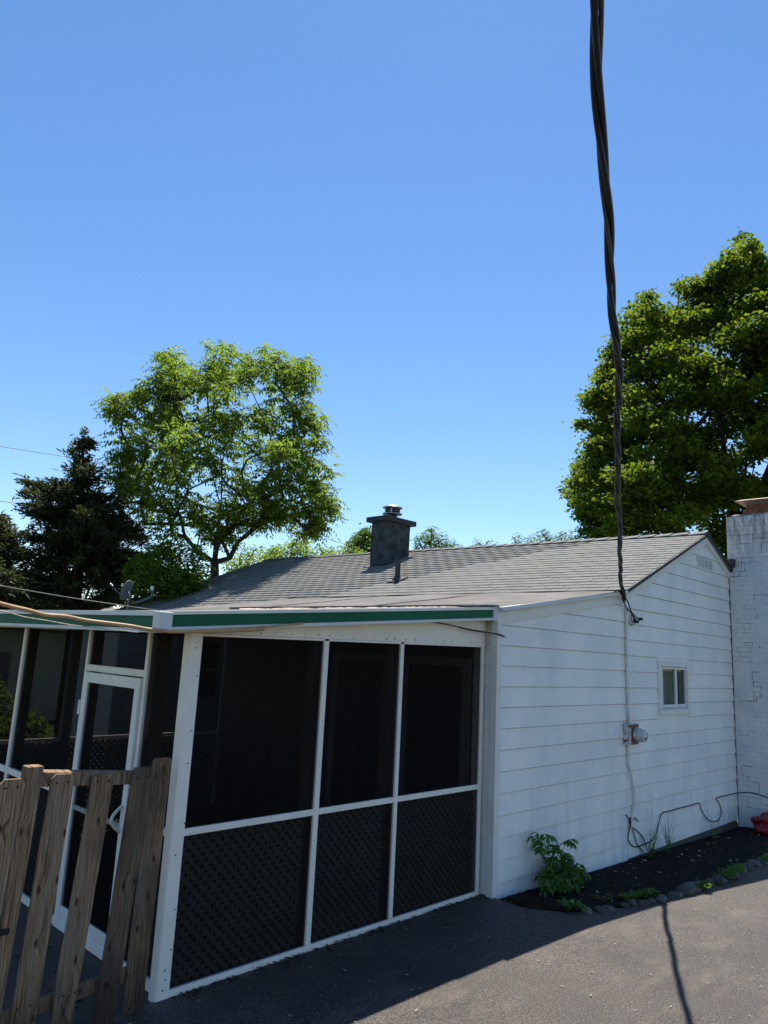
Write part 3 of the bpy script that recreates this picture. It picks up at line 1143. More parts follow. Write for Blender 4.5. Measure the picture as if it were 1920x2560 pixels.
# ---- white painted brick chimney against the gable: > bricks, cap
BX0, BX1, BY0, BY1 = 7.0, 8.05, -0.86, 0.0
BC = MB().box(BX0+0.006, BX1, BY0+0.006, BY1-0.002, -0.40, 5.04).build('brick_chimney', M['brick'], HOUSE)
BC['label'] = 'tall brick chimney with cracked white paint'
bm_brick = bpy.data.meshes.new('brick')
bb = bmesh.new()
bmesh.ops.create_cube(bb, size=1.0)
bmesh.ops.bevel(bb, geom=[e for e in bb.edges], offset=0.02, segments=1, affect='EDGES')
bb.to_mesh(bm_brick)
bb.free()
bm_brick.materials.append(M['brick'])
crk = MB()
ncourse = 64
ch_ = 5.22/ncourse
for k in range(ncourse):
    zc = -0.20+ch_*(k+0.5)
    ys = [0.0]
    if k % 2:
        ys += [-0.107]
    while ys[-1] > BY0+0.03:
        ys.append(max(BY0, ys[-1]-0.2145))
    for ya, yb in zip(ys, ys[1:]):
        if ya-yb < 0.05 or (k % 2 and ya == 0.0):
            # header closing piece is part of the body, keep a thin face so the bond reads
            pass
        wv_ = (ya-yb)-0.0025
        if wv_ < 0.02:
            continue
        o = bpy.data.objects.new('brick', bm_brick)
        COL.objects.link(o)
        o.parent = BC
        o.location = (BX0+0.014-hl[0]+random.uniform(-0.0020, 0.0015), (ya+yb)/2-hl[1], zc-hl[2])
        o.scale = (0.030, wv_, ch_-0.0025)
        o.rotation_euler = (random.uniform(-0.004, 0.004), 0, random.uniform(-0.012, 0.012))
# joints where the paint has opened: stepped cracks that wander along the bond
for w_ in range(42):
    k = random.randrange(4, ncourse-1)
    y = -0.1075*random.randrange(0, 8)
    P = [(y, -0.20+ch_*k)]
    for st in range(random.randint(2, 6)):
        if st % 2 == 0:
            y = min(-0.005, max(BY0+0.005, y+random.uniform(0.06, 0.24)*random.choice((-1, 1))))
        else:
            k = max(1, min(ncourse-1, k+random.choice((-2, -1, 1, 1, 2))))
        P.append((y, -0.20+ch_*k))
    Q = []
    for a_, b_ in zip(P, P[1:]):
        for t in np.linspace(0, 0.999, 5):
            Q.append((BX0-0.0005, a_[0]*(1-t)+b_[0]*t+random.uniform(-0.004, 0.004), a_[1]*(1-t)+b_[1]*t+random.uniform(-0.004, 0.004)))
    wd = random.uniform(0.0016, 0.0042)
    crk.tube(Q, [wd*random.uniform(0.2, 1.5) for _ in Q], 5)
crk.build('open_joints', M['crack'], BC, kind='stuff')
# crumbling mortar wash on top, small flashing box, metal cap
V, F = [], []
n1, n2 = 14, 14
for i in range(n1+1):
    for j in range(n2+1):
        u_, v_ = i/n1, j/n2
        e = min(u_, 1-u_, v_, 1-v_)
        V.append((BX0+(BX1-BX0)*u_, BY0+(BY1-BY0)*v_, 5.030+0.075*min(1, e*4)+RS.rand()*0.025))
for i in range(n1):
    for j in range(n2):
        a = i*(n2+1)+j
        F.append((a, a+n2+1, a+n2+2, a+1))
np_mesh('mortar_wash', V, F, M['brick'], BC, False)
MB().box(7.22, 7.90, -0.72, -0.22, 5.06, 5.19).build('flue_tile', M['rust'], BC, bevel=0.01)
MB().box(7.27, 7.85, -0.67, -0.27, 5.191, 5.30).build('cap_mesh', M['rust'], BC)
MB().add([(7.10, -0.84, 5.335), (8.0, -0.84, 5.335), (8.0, -0.12, 5.335), (7.10, -0.12, 5.335), (7.22, -0.74, 5.37), (7.9, -0.74, 5.37), (7.9, -0.22, 5.37), (7.22, -0.22, 5.37),
          (7.25, -0.70, 5.27), (7.87, -0.70, 5.27), (7.87, -0.26, 5.27), (7.25, -0.26, 5.27)],
         [(4, 5, 6, 7), (0, 1, 5, 4), (1, 2, 6, 5), (2, 3, 7, 6), (3, 0, 4, 7), (0, 8, 9, 1), (1, 9, 10, 2), (2, 10, 11, 3), (3, 11, 8, 0), (11, 10, 9, 8)]).build('chimney_cap', M['copper'], BC)
MB().box(6.93, 7.06, -0.13, -0.002, 4.12, 4.265).build('flashing_box', M['pipe'], BC, bevel=0.004)
# sealant bead in the corner between siding and chimney
pts = [(6.988+random.uniform(-0.006, 0.006), -0.016, -0.1+4.15*k/46) for k in range(47)]
MB().tube(pts, [random.uniform(0.004, 0.010) for _ in pts], 5).build('sealant_bead', M['crack'], HOUSE)

# ---- doors inside the porch, on the house wall
for (ya, yb) in ((1.45, 2.40), (0.42, 1.20)):
    d = MB().box(-0.030, -0.004, ya, yb, -0.02, 2.22).build('house_door', M['darkdoor'], HOUSE, bevel=0.004)
    f = MB()
    f.box(-0.045, -0.003, ya-0.10, ya-0.002, -0.02, 2.32)
    f.box(-0.045, -0.003, yb+0.002, yb+0.10, -0.02, 2.32)
    f.box(-0.045, -0.003, ya-0.001, yb+0.001, 2.222, 2.32)
    f.build('casing', M['inside'], d)
    for (za, zb_) in ((0.25, 0.95), (1.15, 2.0)):
        for (p, q) in ((0.12, 0.46), (0.54, 0.88)):
            MB().box(-0.037, -0.031, ya+(yb-ya)*p, ya+(yb-ya)*q, za, zb_).build('door_panel', M['darkdoor'], d, bevel=0.003)

# ================================================================== SCREENED PORCH
PORCH = thing('screened_porch', 'white framed screened porch with lattice lower panels and green roof edge', 'porch', (-3.56, 0.16, -0.02))
FX = -3.56           # outer plane of the left side
FY = 0.12            # outer plane of the front
# posts
MB().box(-3.615, -3.513, 0.112, 0.205, -0.03, 2.41).build('corner_post', M['frame'], PORCH, bevel=0.006)


def vbar(name, x0, x1, y0, y1, z0, z1, mat='frame', bev=0.003):
    return MB().box(x0, x1, y0, y1, z0, z1).build(name, M[mat], PORCH, bevel=bev)


for (xa, xb) in ((-2.324, -2.271), (-1.368, -1.322)):
    vbar('mullion', xa, xb, 0.118, 0.155, 0.045, 2.47)
vbar('mullion', -0.098, -0.052, 0.118, 0.16, -0.01, 2.47)
for (xa, xb) in ((-3.512, -2.325), (-2.270, -1.369), (-1.321, -0.099)):
    vbar('middle_rail', xa, xb, 0.121, 0.150, 1.012, 1.060, 'rail_chip')
# sill in two lengths, like the photograph
sl_ = MB()
vbar('sill', -3.512, -1.75, 0.116, 0.158, -0.028, 0.044, 'rail_chip')
vbar('sill', -1.748, -0.099, 0.116, 0.158, -0.030, 0.042, 'rail_chip')
# wooden backing studs behind the aluminium
for x in (-2.33, -1.40):
    vbar('stud', x-0.045, x+0.045, 0.19, 0.27, -0.02, 2.48, 'brownwall')
# header: a wedge under the sloping roof
MB().prism([(-3.616, 2.405), (-0.045, 2.462), (-0.045, 2.775), (-3.616, 2.462)], 'y', 0.114, 0.16).build('header_board', M['frame'], PORCH, bevel=0.003)
MB().prism([(-3.512, 2.385), (-0.10, 2.442), (-0.10, 2.4615), (-3.512, 2.4045)], 'y', 0.118, 0.15).build('header_lip', M['frame'], PORCH, bevel=0.002)
# tiny screws
scr = MB()


def screw(x, z, r=0.0065):
    scr.lathe([(r, 0), (r*0.7, 0.003)], (x, 0.1135, z), (0, -1, 0), 6)


for x in np.arange(-3.4, -0.1, 0.14):
    xx_ = x+random.uniform(-0.03, 0.03)
    screw(xx_, 2.407+0.057*(xx_+3.616)/3.57+0.020+random.uniform(-0.004, 0.008), random.choice([0.005, 0.0075]))
for k in range(7):
    screw(-0.066, 2.50+k*0.03, 0.006)
for z in (2.3, 2.1, 1.72, 1.5, 1.1, 0.9, 0.55, 0.3, 0.18, 0.12, 0.06):
    scr.lathe([(0.006, 0), (0.004, 0.003)], (-3.54+random.uniform(-0.03, 0.02), 0.1115, z), (0, -1, 0), 6)
for xa in (-2.297, -1.345):
    for z in np.arange(0.2, 2.4, 0.31):
        scr.lathe([(0.004, 0), (0.003, 0.002)], (xa+random.uniform(-0.01, 0.01), 0.1175, z), (0, -1, 0), 6)
scr.build('screws', M['screw'], PORCH, kind='stuff')

# screens of the front
for (xa, xb) in ((-3.512, -2.325), (-2.270, -1.369), (-1.321, -0.099)):
    for (za, zb_) in ((0.045, 1.011), (1.061, 2.395)):
        zt = zb_ if zb_ < 2 else zb_+0.012
        MB().add([(xa-0.005, 0.137, za-0.005), (xb+0.005, 0.137, za-0.005), (xb+0.005, 0.137, zt+0.03), (xa-0.005, 0.137, zt+0.03)], [(0, 1, 2, 3)]).build('screen_panel', M['screen'], PORCH)

# lattice: every strip of the front panels its own piece
slat = bpy.data.meshes.new('lattice_slat')
slat.from_pydata([(-.5, -.5, -.5), (.5, -.5, -.5), (.5, .5, -.5), (-.5, .5, -.5), (-.5, -.5, .5), (.5, -.5, .5), (.5, .5, .5), (-.5, .5, .5)], [],
                 [(0, 3, 2, 1), (4, 5, 6, 7), (0, 1, 5, 4), (1, 2, 6, 5), (2, 3, 7, 6), (3, 0, 4, 7)])
slat.materials.append(M['lattice'])


def lattice_lines(a0, a1, z0, z1, pitch):
    """diagonal strips clipped to a rectangle: (centre a, centre z, length, sign)"""
    out = []
    for sg in (1, -1):
        c = -(a1-a0)-(z1-z0)
        lo = (z0-a1) if sg > 0 else (z0+a0)
        hi = (z1-a0) if sg > 0 else (z1+a1)
        c = lo+pitch*0.5
        while c < hi:
            # z = sg*a + c
            p = []
            for a in (a0, a1):
                z = sg*a+c
                if z0 <= z <= z1:
                    p.append((a, z))
            for z in (z0, z1):
                a = (z-c)*sg
                if a0 < a < a1:
                    p.append((a, z))
            if len(p) >= 2:
                (pa, pz), (qa, qz) = p[0], p[-1]
                for q in p:
                    if math.hypot(q[0]-pa, q[1]-pz) > math.hypot(qa-pa, qz-pz):
                        qa, qz = q
                L = math.hypot(qa-pa, qz-pz)
                if L > 0.06:
                    out.append(((pa+qa)/2, (pz+qz)/2, L, sg))
            c += pitch
    return out


ploc = np.array(root_loc(PORCH))
for (xa, xb) in ((-3.50, -2.385), (-2.24, -1.455), (-1.33, -0.11)):
    for (ca, cz, L, sg) in lattice_lines(xa, xb, 0.0, 1.02, 0.0805):
        o = bpy.data.objects.new('lattice_slat', slat)
        COL.objects.link(o)
        o.parent = PORCH
        o.location = (ca-ploc[0], 0.178+(0.006 if sg > 0 else 0.0)-ploc[1], cz-ploc[2])
        o.rotation_euler = (0, -sg*math.pi/4, 0)
        o.scale = (L, 0.0055, 0.034)


def lattice_joined(name, plane, val, a0, a1, z0, z1):
    mb = MB()
    for (ca, cz, L, sg) in lattice_lines(a0, a1, z0, z1, 0.0805):
        c, s_ = math.cos(math.pi/4), math.sin(math.pi/4)*sg
        vs = []
        for dn in (0, 0.0055):
            for (p, q) in ((-L/2, -0.017), (L/2, -0.017), (L/2, 0.017), (-L/2, 0.017)):
                a = ca+c*p-s_*q
                z = cz+s_*p+c*q
                n = val+dn+(0.006 if sg > 0 else 0)
                vs.append((n, a, z) if plane == 'x' else (a, n, z))
        mb.add(vs, [(0, 1, 2, 3), (7, 6, 5, 4), (0, 4, 5, 1), (1, 5, 6, 2), (2, 6, 7, 3), (3, 7, 4, 0)])
    return mb.build(name, M['lattice'], PORCH, kind='stuff')


# ---- left side of the porch
lattice_joined('side_lattice', 'x', FX+0.055, 0.22, 0.80, 0.0, 1.0)
lattice_joined('side_lattice', 'x', FX+0.055, 1.88, 4.92, 0.0, 1.0)
lattice_joined('back_lattice', 'y', 4.93, -3.5, -0.05, 0.0, 1.03)


def ybar(name, y0, y1, z0, z1, x0=FX, x1=FX+0.04, mat='frame', bev=0.003):
    return MB().box(x0, x1, y0, y1, z0, z1).build(name, M[mat], PORCH, bevel=bev)


ybar('mullion', 3.325, 3.385, -0.02, 2.40)
ybar('mullion', 1.845, 1.885, -0.02, 2.40)
ybar('mullion', 0.790, 0.835, -0.02, 2.40)
ybar('mullion', 4.90, 4.96, -0.02, 2.40)
ybar('transom_rail', 0.836, 1.844, 2.050, 2.105)
ybar('middle_rail', 1.886, 3.324, 0.975, 1.035)
ybar('middle_rail', 3.386, 4.899, 0.975, 1.035)
ybar('middle_rail', 0.206, 0.789, 0.985, 1.035)
ybar('sill', 1.886, 3.324, -0.025, 0.05)
ybar('sill', 3.386, 4.899, -0.025, 0.05)
ybar('sill', 0.206, 0.789, -0.025, 0.06)
for y in (3.42, 1.93, 0.76):
    ybar('stud', y-0.045, y+0.045, -0.02, 2.40, FX+0.075, FX+0.15, 'brownwall')
ybar('header_board', 0.206, 5.0, 2.401, 2.50, FX-0.006, FX+0.05)
for (ya, yb, za, zb_) in ((0.2, 0.79, 0.06, 0.985), (0.2, 0.79, 1.035, 2.4), (0.835, 1.845, 2.105, 2.4), (1.885, 3.325, 0.05, 0.975), (1.885, 3.325, 1.035, 2.4),
                          (3.385, 4.9, 0.05, 0.975), (3.385, 4.9, 1.035, 2.4)):
    x = FX+0.022
    MB().add([(x, ya, za-0.004), (x, yb, za-0.004), (x, yb, zb_+0.004), (x, ya, zb_+0.004)], [(0, 1, 2, 3)]).build('screen_panel', M['screen'], PORCH)
# screen door
sd = MB()
dy0, dy1, dz0, dz1 = 0.842, 1.838, -0.005, 2.040
sd.box(FX-0.022, FX+0.012, dy0, dy0+0.075, dz0, dz1)
sd.box(FX-0.022, FX+0.012, dy1-0.085, dy1, dz0, dz1)
sd.box(FX-0.021, FX+0.011, dy0+0.076, dy1-0.086, dz1-0.085, dz1)
SD = sd.build('screen_door', M['door'], PORCH, bevel=0.004)
SD['label'] = 'white aluminium screen door standing behind the pickets'
kp = MB()
kp.box(FX-0.021, FX+0.011, dy0+0.076, dy1-0.086, dz0, dz0+0.085)
kp.box(FX-0.018, FX+0.008, dy0+0.076, dy1-0.086, dz0+0.087, dz0+0.175)
kp.build('kick_panel', M['door'], SD, bevel=0.004)
MB().box(FX-0.018, FX+0.008, dy0+0.076, dy1-0.086, 0.92, 0.955).build('door_bar', M['inside'], SD)
MB().add([(FX-0.004, dy0+0.07, dz0+0.17), (FX-0.004, dy1-0.08, dz0+0.17), (FX-0.004, dy1-0.08, dz1-0.08), (FX-0.004, dy0+0.07, dz1-0.08)], [(0, 1, 2, 3)]).build('screen_panel', M['screen'], SD)
pts = [(FX-0.022-0.075*math.sin(math.pi*k/10), dy0+0.055, 0.90+0.19*k/10) for k in range(11)]
MB().tube(pts, 0.013, 8).build('pull_handle', M['door'], SD, smooth=True)
for z in (1.74, 0.42, 1.08):
    MB().lathe([(0.010, -0.06), (0.010, 0.06)], (FX-0.028, dy1+0.006, z), seg=8).build('hinge', M['door'], SD)
# ---- back of the porch
MB().box(-3.56, -3.46, 4.96, 5.05, -0.02, 2.42).build('rear_post', M['inside'], PORCH)
MB().box(-2.36, -2.24, 4.96, 5.05, -0.02, 2.42).build('rear_post', M['inside'], PORCH)
MB().box(-1.16, -1.05, 4.96, 5.05, -0.02, 2.42).build('rear_post', M['inside'], PORCH)
MB().box(-3.45, -0.01, 4.975, 5.03, 1.03, 1.075).build('rear_rail', M['frame'], PORCH)
MB().box(-3.45, -0.01, 4.975, 5.03, 2.42, 2.60).build('rear_header', M['inside'], PORCH)
MB().add([(-3.45, 5.0, 0.0), (-0.02, 5.0, 0.0), (-0.02, 5.0, 2.42), (-3.45, 5.0, 2.42)], [(0, 1, 2, 3)]).build('screen_panel', M['screen'], PORCH)

# ---- porch roof and its green edge
LX0 = -3.93


def roof_edge(name, za, zb_, y0, y1, mat, dz0=0.0, x0=LX0, x1=-0.13):
    """strip along the front roof edge; za, zb_ measured from the sloping top line"""
    def top(x):
        return 2.532+(2.856-2.532)*(x-LX0)/(-0.13-LX0)
    return MB().prism([(x0, top(x0)+za), (x1, top(x1)+za), (x1, top(x1)+zb_), (x0, top(x0)+zb_)], 'y', y0, y1).build(name, M[mat], PORCH, bevel=0.002)


MB().prism([(LX0+0.02, 2.470), (-0.02, 2.80), (-0.02, 2.868), (LX0+0.02, 2.530)], 'y', 0.0, 5.30).build('roof_panel', M['membrane'], PORCH)
roof_edge('edge_cap', -0.022, 0.004, -0.045, -0.002, 'trim')
roof_edge('green_fascia', -0.104, -0.023, -0.034, -0.002, 'green')
roof_edge('edge_lip', -0.132, -0.105, -0.046, -0.002, 'greytrim')
roof_edge('soffit', -0.128, -0.110, 0.0, 0.113, 'frame')
# side edge
def side_edge(name, za, zb_, x0, x1, mat, y0=-0.02, y1=5.3):
    return MB().add([(x0, y0, 2.530+za), (x1, y0, 2.530+za), (x1, y1, 2.560+za), (x0, y1, 2.560+za), (x0, y0, 2.530+zb_), (x1, y0, 2.530+zb_), (x1, y1, 2.560+zb_), (x0, y1, 2.560+zb_)],
                    [(0, 3, 2, 1), (4, 5, 6, 7), (0, 1, 5, 4), (1, 2, 6, 5), (2, 3, 7, 6), (3, 0, 4, 7)]).build(name, M[mat], PORCH, bevel=0.002)


side_edge('edge_cap', -0.028, 0.006, LX0-0.03, LX0+0.05, 'trim')
side_edge('green_fascia', -0.114, -0.029, LX0-0.016, LX0+0.02, 'green')
side_edge('edge_lip', -0.142, -0.115, LX0-0.032, LX0+0.02, 'greytrim')
MB().add([(LX0+0.021, 0.0, 2.395), (FX-0.007, 0.0, 2.41), (FX-0.007, 5.2, 2.43), (LX0+0.021, 5.2, 2.425), (LX0+0.021, 0.0, 2.405), (FX-0.007, 0.0, 2.42), (FX-0.007, 5.2, 2.44), (LX0+0.021, 5.2, 2.435)],
         [(0, 3, 2, 1), (4, 5, 6, 7), (0, 1, 5, 4), (1, 2, 6, 5), (2, 3, 7, 6), (3, 0, 4, 7)]).build('soffit', M['frame'], PORCH)
MB().box(LX0-0.045, LX0+0.055, -0.062, 0.03, 2.398, 2.529).build('corner_cap', M['greytrim'], PORCH, bevel=0.005)
# worn patch of roofing along the edge
V, F = [], []
for i in range(61):
    x = -3.3+2.6*i/60
    zt = 2.532+(2.856-2.532)*(x-LX0)/(-0.13-LX0)
    w_ = 0.05+0.10*abs(math.sin(i*0.17+0.6))*RS.rand()+0.08*math.exp(-((i-8)/9)**2)
    for j in range(4):
        t = j/3
        V.append((x+0.02*RS.rand(), -0.030+w_*t, zt+0.010+0.012*math.sin(math.pi*t)*RS.rand()))
for i in range(60):
    for j in range(3):
        a = i*4+j
        F.append((a, a+4, a+5, a+1))
np_mesh('worn_edge', V, F, M['worn'], PORCH, False)
# torn black felt at the wall corner
MB().prism([(-0.62, 2.822), (-0.10, 2.868), (-0.03, 2.875), (-0.05, 2.888), (-0.3, 2.872), (-0.62, 2.838)], 'y', -0.052, 0.03).build('torn_felt', M['black'], PORCH)
MB().box(-0.118, -0.045, -0.04, 0.05, 2.72, 2.864).build('edge_end', M['greytrim'], PORCH)

# ================================================================== THINGS ON THE WALL
# electric meter with its conduit
ME = thing('electric_meter', 'rusty white electric meter box with round grey meter and conduit on the siding', 'electric meter', (2.95, -0.06, 1.44))
MB().box(2.865, 3.085, -0.115, -0.016, 1.315, 1.585).build('box', M['meterbox'], ME, bevel=0.005)
MB().box(2.875, 3.078, -0.124, -0.116, 1.325, 1.575).build('rusty_cover', M['rust'], ME, bevel=0.003)
MB().lathe([(0.098, 0.0), (0.100, 0.018), (0.094, 0.030)], (2.985, -0.124, 1.445), (0, -1, 0), 28).build('ring', M['steel'], ME, smooth=True)
MB().lathe([(0.088, 0.0), (0.088, 0.050), (0.080, 0.062), (0.076, 0.100), (0.068, 0.110), (0.0, 0.114)], (2.985, -0.150, 1.445), (0, -1, 0), 28).build('meter', M['meter_face'], ME, smooth=True)
MB().box(2.955, 3.015, -0.2665, -0.2645, 1.405, 1.425).build('dial_plate', M['screw'], ME)
MB().lathe([(0.030, 0.0), (0.030, 0.03), (0.034, 0.031), (0.034, 0.045)], (2.985, -0.055, 1.585), seg=14).build('hub', M['trim'], ME)


def wob(pts, a=0.006):
    return [(p[0]+random.uniform(-a, a), p[1]+random.uniform(-a*0.3, a*0.3), p[2]) for p in pts]


up = [(2.985-0.035*min(1, (z-1.62)/0.45), -0.040, z) for z in np.linspace(1.62, 3.08, 22)]
MB().tube(wob(up), 0.021, 10).build('conduit', M['trim'], ME, smooth=True)
dn = [(2.955, -0.036, 1.32), (2.955, -0.036, 1.18), (2.965, -0.036, 1.05), (3.02, -0.036, 0.95), (3.07, -0.036, 0.82), (3.11, -0.036, 0.70), (3.11, -0.036, 0.58), (3.06, -0.036, 0.45), (3.02, -0.036, 0.34), (3.00, -0.036, 0.24)]
dn2 = []
for a, b in zip(dn, dn[1:]):
    for t in (0, 0.33, 0.66):
        dn2.append(tuple(a[i]*(1-t)+b[i]*t for i in range(3)))
MB().tube(wob(dn2, 0.008), [random.uniform(0.013, 0.02) for _ in dn2], 8).build('cable', M['trim'], ME, smooth=True)

# service drop: three twisted strands
A = np.array([2.70, -0.105, 3.295])
T = np.array([-4.4356, -3.5146, 4.6667])
SD_ = thing('service_drop_cable', 'thick twisted black power cable running overhead to the gable wall', 'cable', tuple(A))
dirv = (T-A)
Ltot = np.linalg.norm(dirv)
dirn = dirv/Ltot
sx = np.cross(dirn, [0, 0, 1.0])
sx /= np.linalg.norm(sx)
sy = np.cross(sx, dirn)


def drop_point(sv):
    """sv metres along; a little sag and the kinks of an old cable"""
    lat = 0.010*math.sin(sv*1.9+0.5)+0.008*math.sin(sv*4.3)+0.014*math.sin(sv*0.9)
    ver = -0.02*math.sin(min(1, sv/Ltot)*math.pi)
    env = min(1, sv/0.6)
    return A+dirn*sv+sx*lat*env+sy*ver


for k, (rad, hr, mat, nm) in enumerate(((0.0138, 0.0142, 'rubber', 'insulated_strand'), (0.0138, 0.0142, 'rubber', 'insulated_strand'), (0.0095, 0.0165, 'alu', 'bare_strand'))):
    pts = []
    n = 900
    for i in range(n+1):
        sv = 24.0*i/n
        ph = 2*math.pi*sv/1.35+k*2*math.pi/3+0.6*math.sin(sv*1.3)
        pts.append(drop_point(sv)+(sx*math.cos(ph)+sy*math.sin(ph))*hr)
    MB().tube(pts, rad, 8).build(nm, M[mat], SD_, smooth=True)
# clamp, drip loops and splices below the attachment
MB().tube([A+np.array([0.0, 0, 0.03]), A+np.array([0.02, -0.005, -0.04]), A+np.array([0.04, 0.0, -0.12])], [0.03, 0.034, 0.024], 10).build('clamp', M['rubber'], SD_, smooth=True)
MB().tube([A+np.array([-0.06, 0.09, 0.0]), A+np.array([-0.07, 0.02, 0.01]), A+np.array([-0.03, 0.0, -0.03])], 0.014, 8).build('hook', M['screw'], SD_, smooth=True)


def spline(P, m=8):
    P = [np.array(p, float) for p in P]
    P = [2*P[0]-P[1]]+P+[2*P[-1]-P[-2]]
    out = []
    for i in range(1, len(P)-2):
        for j in range(m):
            t = j/m
            a, b, c, d = P[i-1], P[i], P[i+1], P[i+2]
            out.append(0.5*((2*b)+(-a+c)*t+(2*a-5*b+4*c-d)*t*t+(-a+3*b-3*c+d)*t**3))
    out.append(P[-2])
    return out


def wallp(u, v, y=-0.07):
    d = pray(u, v)
    return CAM+d*((y-CAM[1])/d[1])


def zz(a, b, y=-0.07):
    return wallp(1480+a/9.217, 1380+b/9.217, y)


for P in ([(715, 1030), (735, 1150), (800, 1290), (880, 1380), (920, 1440), (985, 1560)],
          [(735, 1040), (820, 1130), (860, 1240), (890, 1340), (930, 1410), (1030, 1510), (1120, 1545)],
          [(890, 1330), (900, 1400), (960, 1490), (1030, 1600)]):
    MB().tube(spline([zz(*q) for q in P]), 0.0085, 7).build('splice_tail', M['rubber'], SD_, smooth=True)
for (a, b, c, d) in ((1090, 1545, 1145, 1545), (975, 1570, 1000, 1620), (1015, 1590, 1055, 1610)):
    MB().tube([zz(a, b), zz(c, d)], 0.022, 8).build('splice_cap', M['rubber'], SD_, smooth=True)
MB().tube(spline([zz(905, 1430, -0.05), zz(910, 1560, -0.05), zz(945, 1650, -0.05), zz(920, 1695, -0.05), zz(860, 1650, -0.05), zz(830, 1560, -0.05), zz(815, 1400, -0.04), zz(790, 1320, -0.04)]), 0.006, 6).build('service_tail', M['wire'], SD_, smooth=True)

# black cable along the foot of the wall
BCBL = thing('black_cable', 'black cable looping along the foot of the white siding', 'cable', (4.5, -0.03, 0.2))


def w5(a, b, y=-0.03):
    return wallp(1180+a/2.242, 1900+b/2.242, y)


main = [(890, 360), (875, 430), (885, 465), (915, 487), (960, 475), (1005, 455), (1030, 420), (1048, 350), (1065, 300), (1110, 286), (1170, 268), (1225, 255), (1272, 242),
        (1285, 275), (1310, 320), (1340, 342), (1370, 343), (1390, 325), (1397, 285), (1385, 240), (1370, 214), (1420, 200), (1475, 187)]
pts = [w5(*q) for q in main]
pts += [np.array([6.975, -0.05, 0.335]), np.array([6.975, -0.20, 0.362]), np.array([6.975, -0.36, 0.352]), np.array([6.975, -0.52, 0.325]), np.array([6.975, -0.75, 0.315])]
MB().tube(spline(pts, 6), 0.0075, 6).build('cable_run', M['rubber'], BCBL, smooth=True)
MB().tube(spline([w5(862, 307), w5(885, 335), w5(890, 362), w5(905, 400), w5(925, 470), w5(960, 518)], 6), 0.007, 6).build('loose_end', M['rubber'], BCBL, smooth=True)
MB().tube(spline([w5(890, 362), w5(905, 335), w5(895, 322), w5(880, 345), w5(900, 375), w5(940, 410), w5(970, 460), w5(985, 510)], 6), 0.007, 6).build('loose_end', M['rubber'], BCBL, smooth=True)
MB().tube(spline([w5(895, 322), w5(915, 326), w5(932, 345)], 5), 0.007, 6).build('loose_end', M['rubber'], BCBL, smooth=True)

# tan cable swooping to the porch corner, with a thin wire beside it
def P1(a, b, hd):
    return at(a/2.592, 1480+b/2.592, hd)


TC = thing('tan_cable', 'thick tan cable drooping across the green porch edge at left', 'cable', (-4.3, -0.06, 2.45))
tp = [at(-330, 1425, 3.3), at(-160, 1465, 3.9), at(-60, 1492, 4.25), P1(0, 75, 4.45), P1(100, 100, 4.60), P1(190, 120, 4.72), P1(290, 148, 4.82), P1(420, 158, 4.92), P1(560, 185, 5.0), P1(720, 205, 5.05),
      P1(850, 222, 5.10), P1(960, 242, 5.15), P1(1070, 252, 5.18)]
tp += [wallp(430, 1579, -0.052), wallp(520, 1578, -0.052), wallp(600, 1576, -0.052), wallp(660, 1573, -0.052)]
MB().tube(spline(tp, 6), 0.0125, 8).build('cable_run', M['tan'], TC, smooth=True)
MB().tube(spline([wallp(425, 1580, -0.056), wallp(520, 1575, -0.056), wallp(640, 1568, -0.056), wallp(760, 1558, -0.056)], 6), 0.008, 6).build('cable_tail', M['tan'], TC, smooth=True)
TW = thing('thin_white_wire', 'thin pale wire hanging below the tan cable at the porch corner', 'wire', (-4.5, 0.0, 2.42))
MB().tube(spline([at(-150, 1500, 4.0), P1(0, 120, 4.40), P1(150, 160, 4.62), P1(300, 185, 4.78), P1(450, 212, 4.90), P1(560, 225, 4.98), P1(700, 240, 5.02), P1(900, 262, 5.06)], 6), 0.0035, 5).build('wire_run', M['litter'], TW, smooth=True)
BW = thing('brown_wire', 'brown frayed wire stretched from the porch header to the siding corner', 'wire', (-0.4, 0.0, 2.6))
MB().tube(spline([(-0.98, 0.10, 2.655), (-0.75, 0.06, 2.640), (-0.45, 0.02, 2.612), (-0.2, -0.02, 2.596), (-0.02, -0.045, 2.584), (0.09, -0.035, 2.568)], 6), 0.007, 6).build('wire_run', M['brownwire'], BW, smooth=True)
MB().tube(spline([(-0.6, 0.05, 2.62), (-0.4, 0.02, 2.598), (-0.1, -0.03, 2.585), (0.11, -0.035, 2.560)], 6), 0.004, 5).build('wire_strand', M['brownwire'], BW, smooth=True)

# ================================================================== PICKET FENCE
FEN = thing('picket_fence', 'weathered wooden picket fence with square post beside the porch corner', 'fence', (-4.3, 0.07, -0.02))
FYF = 0.045


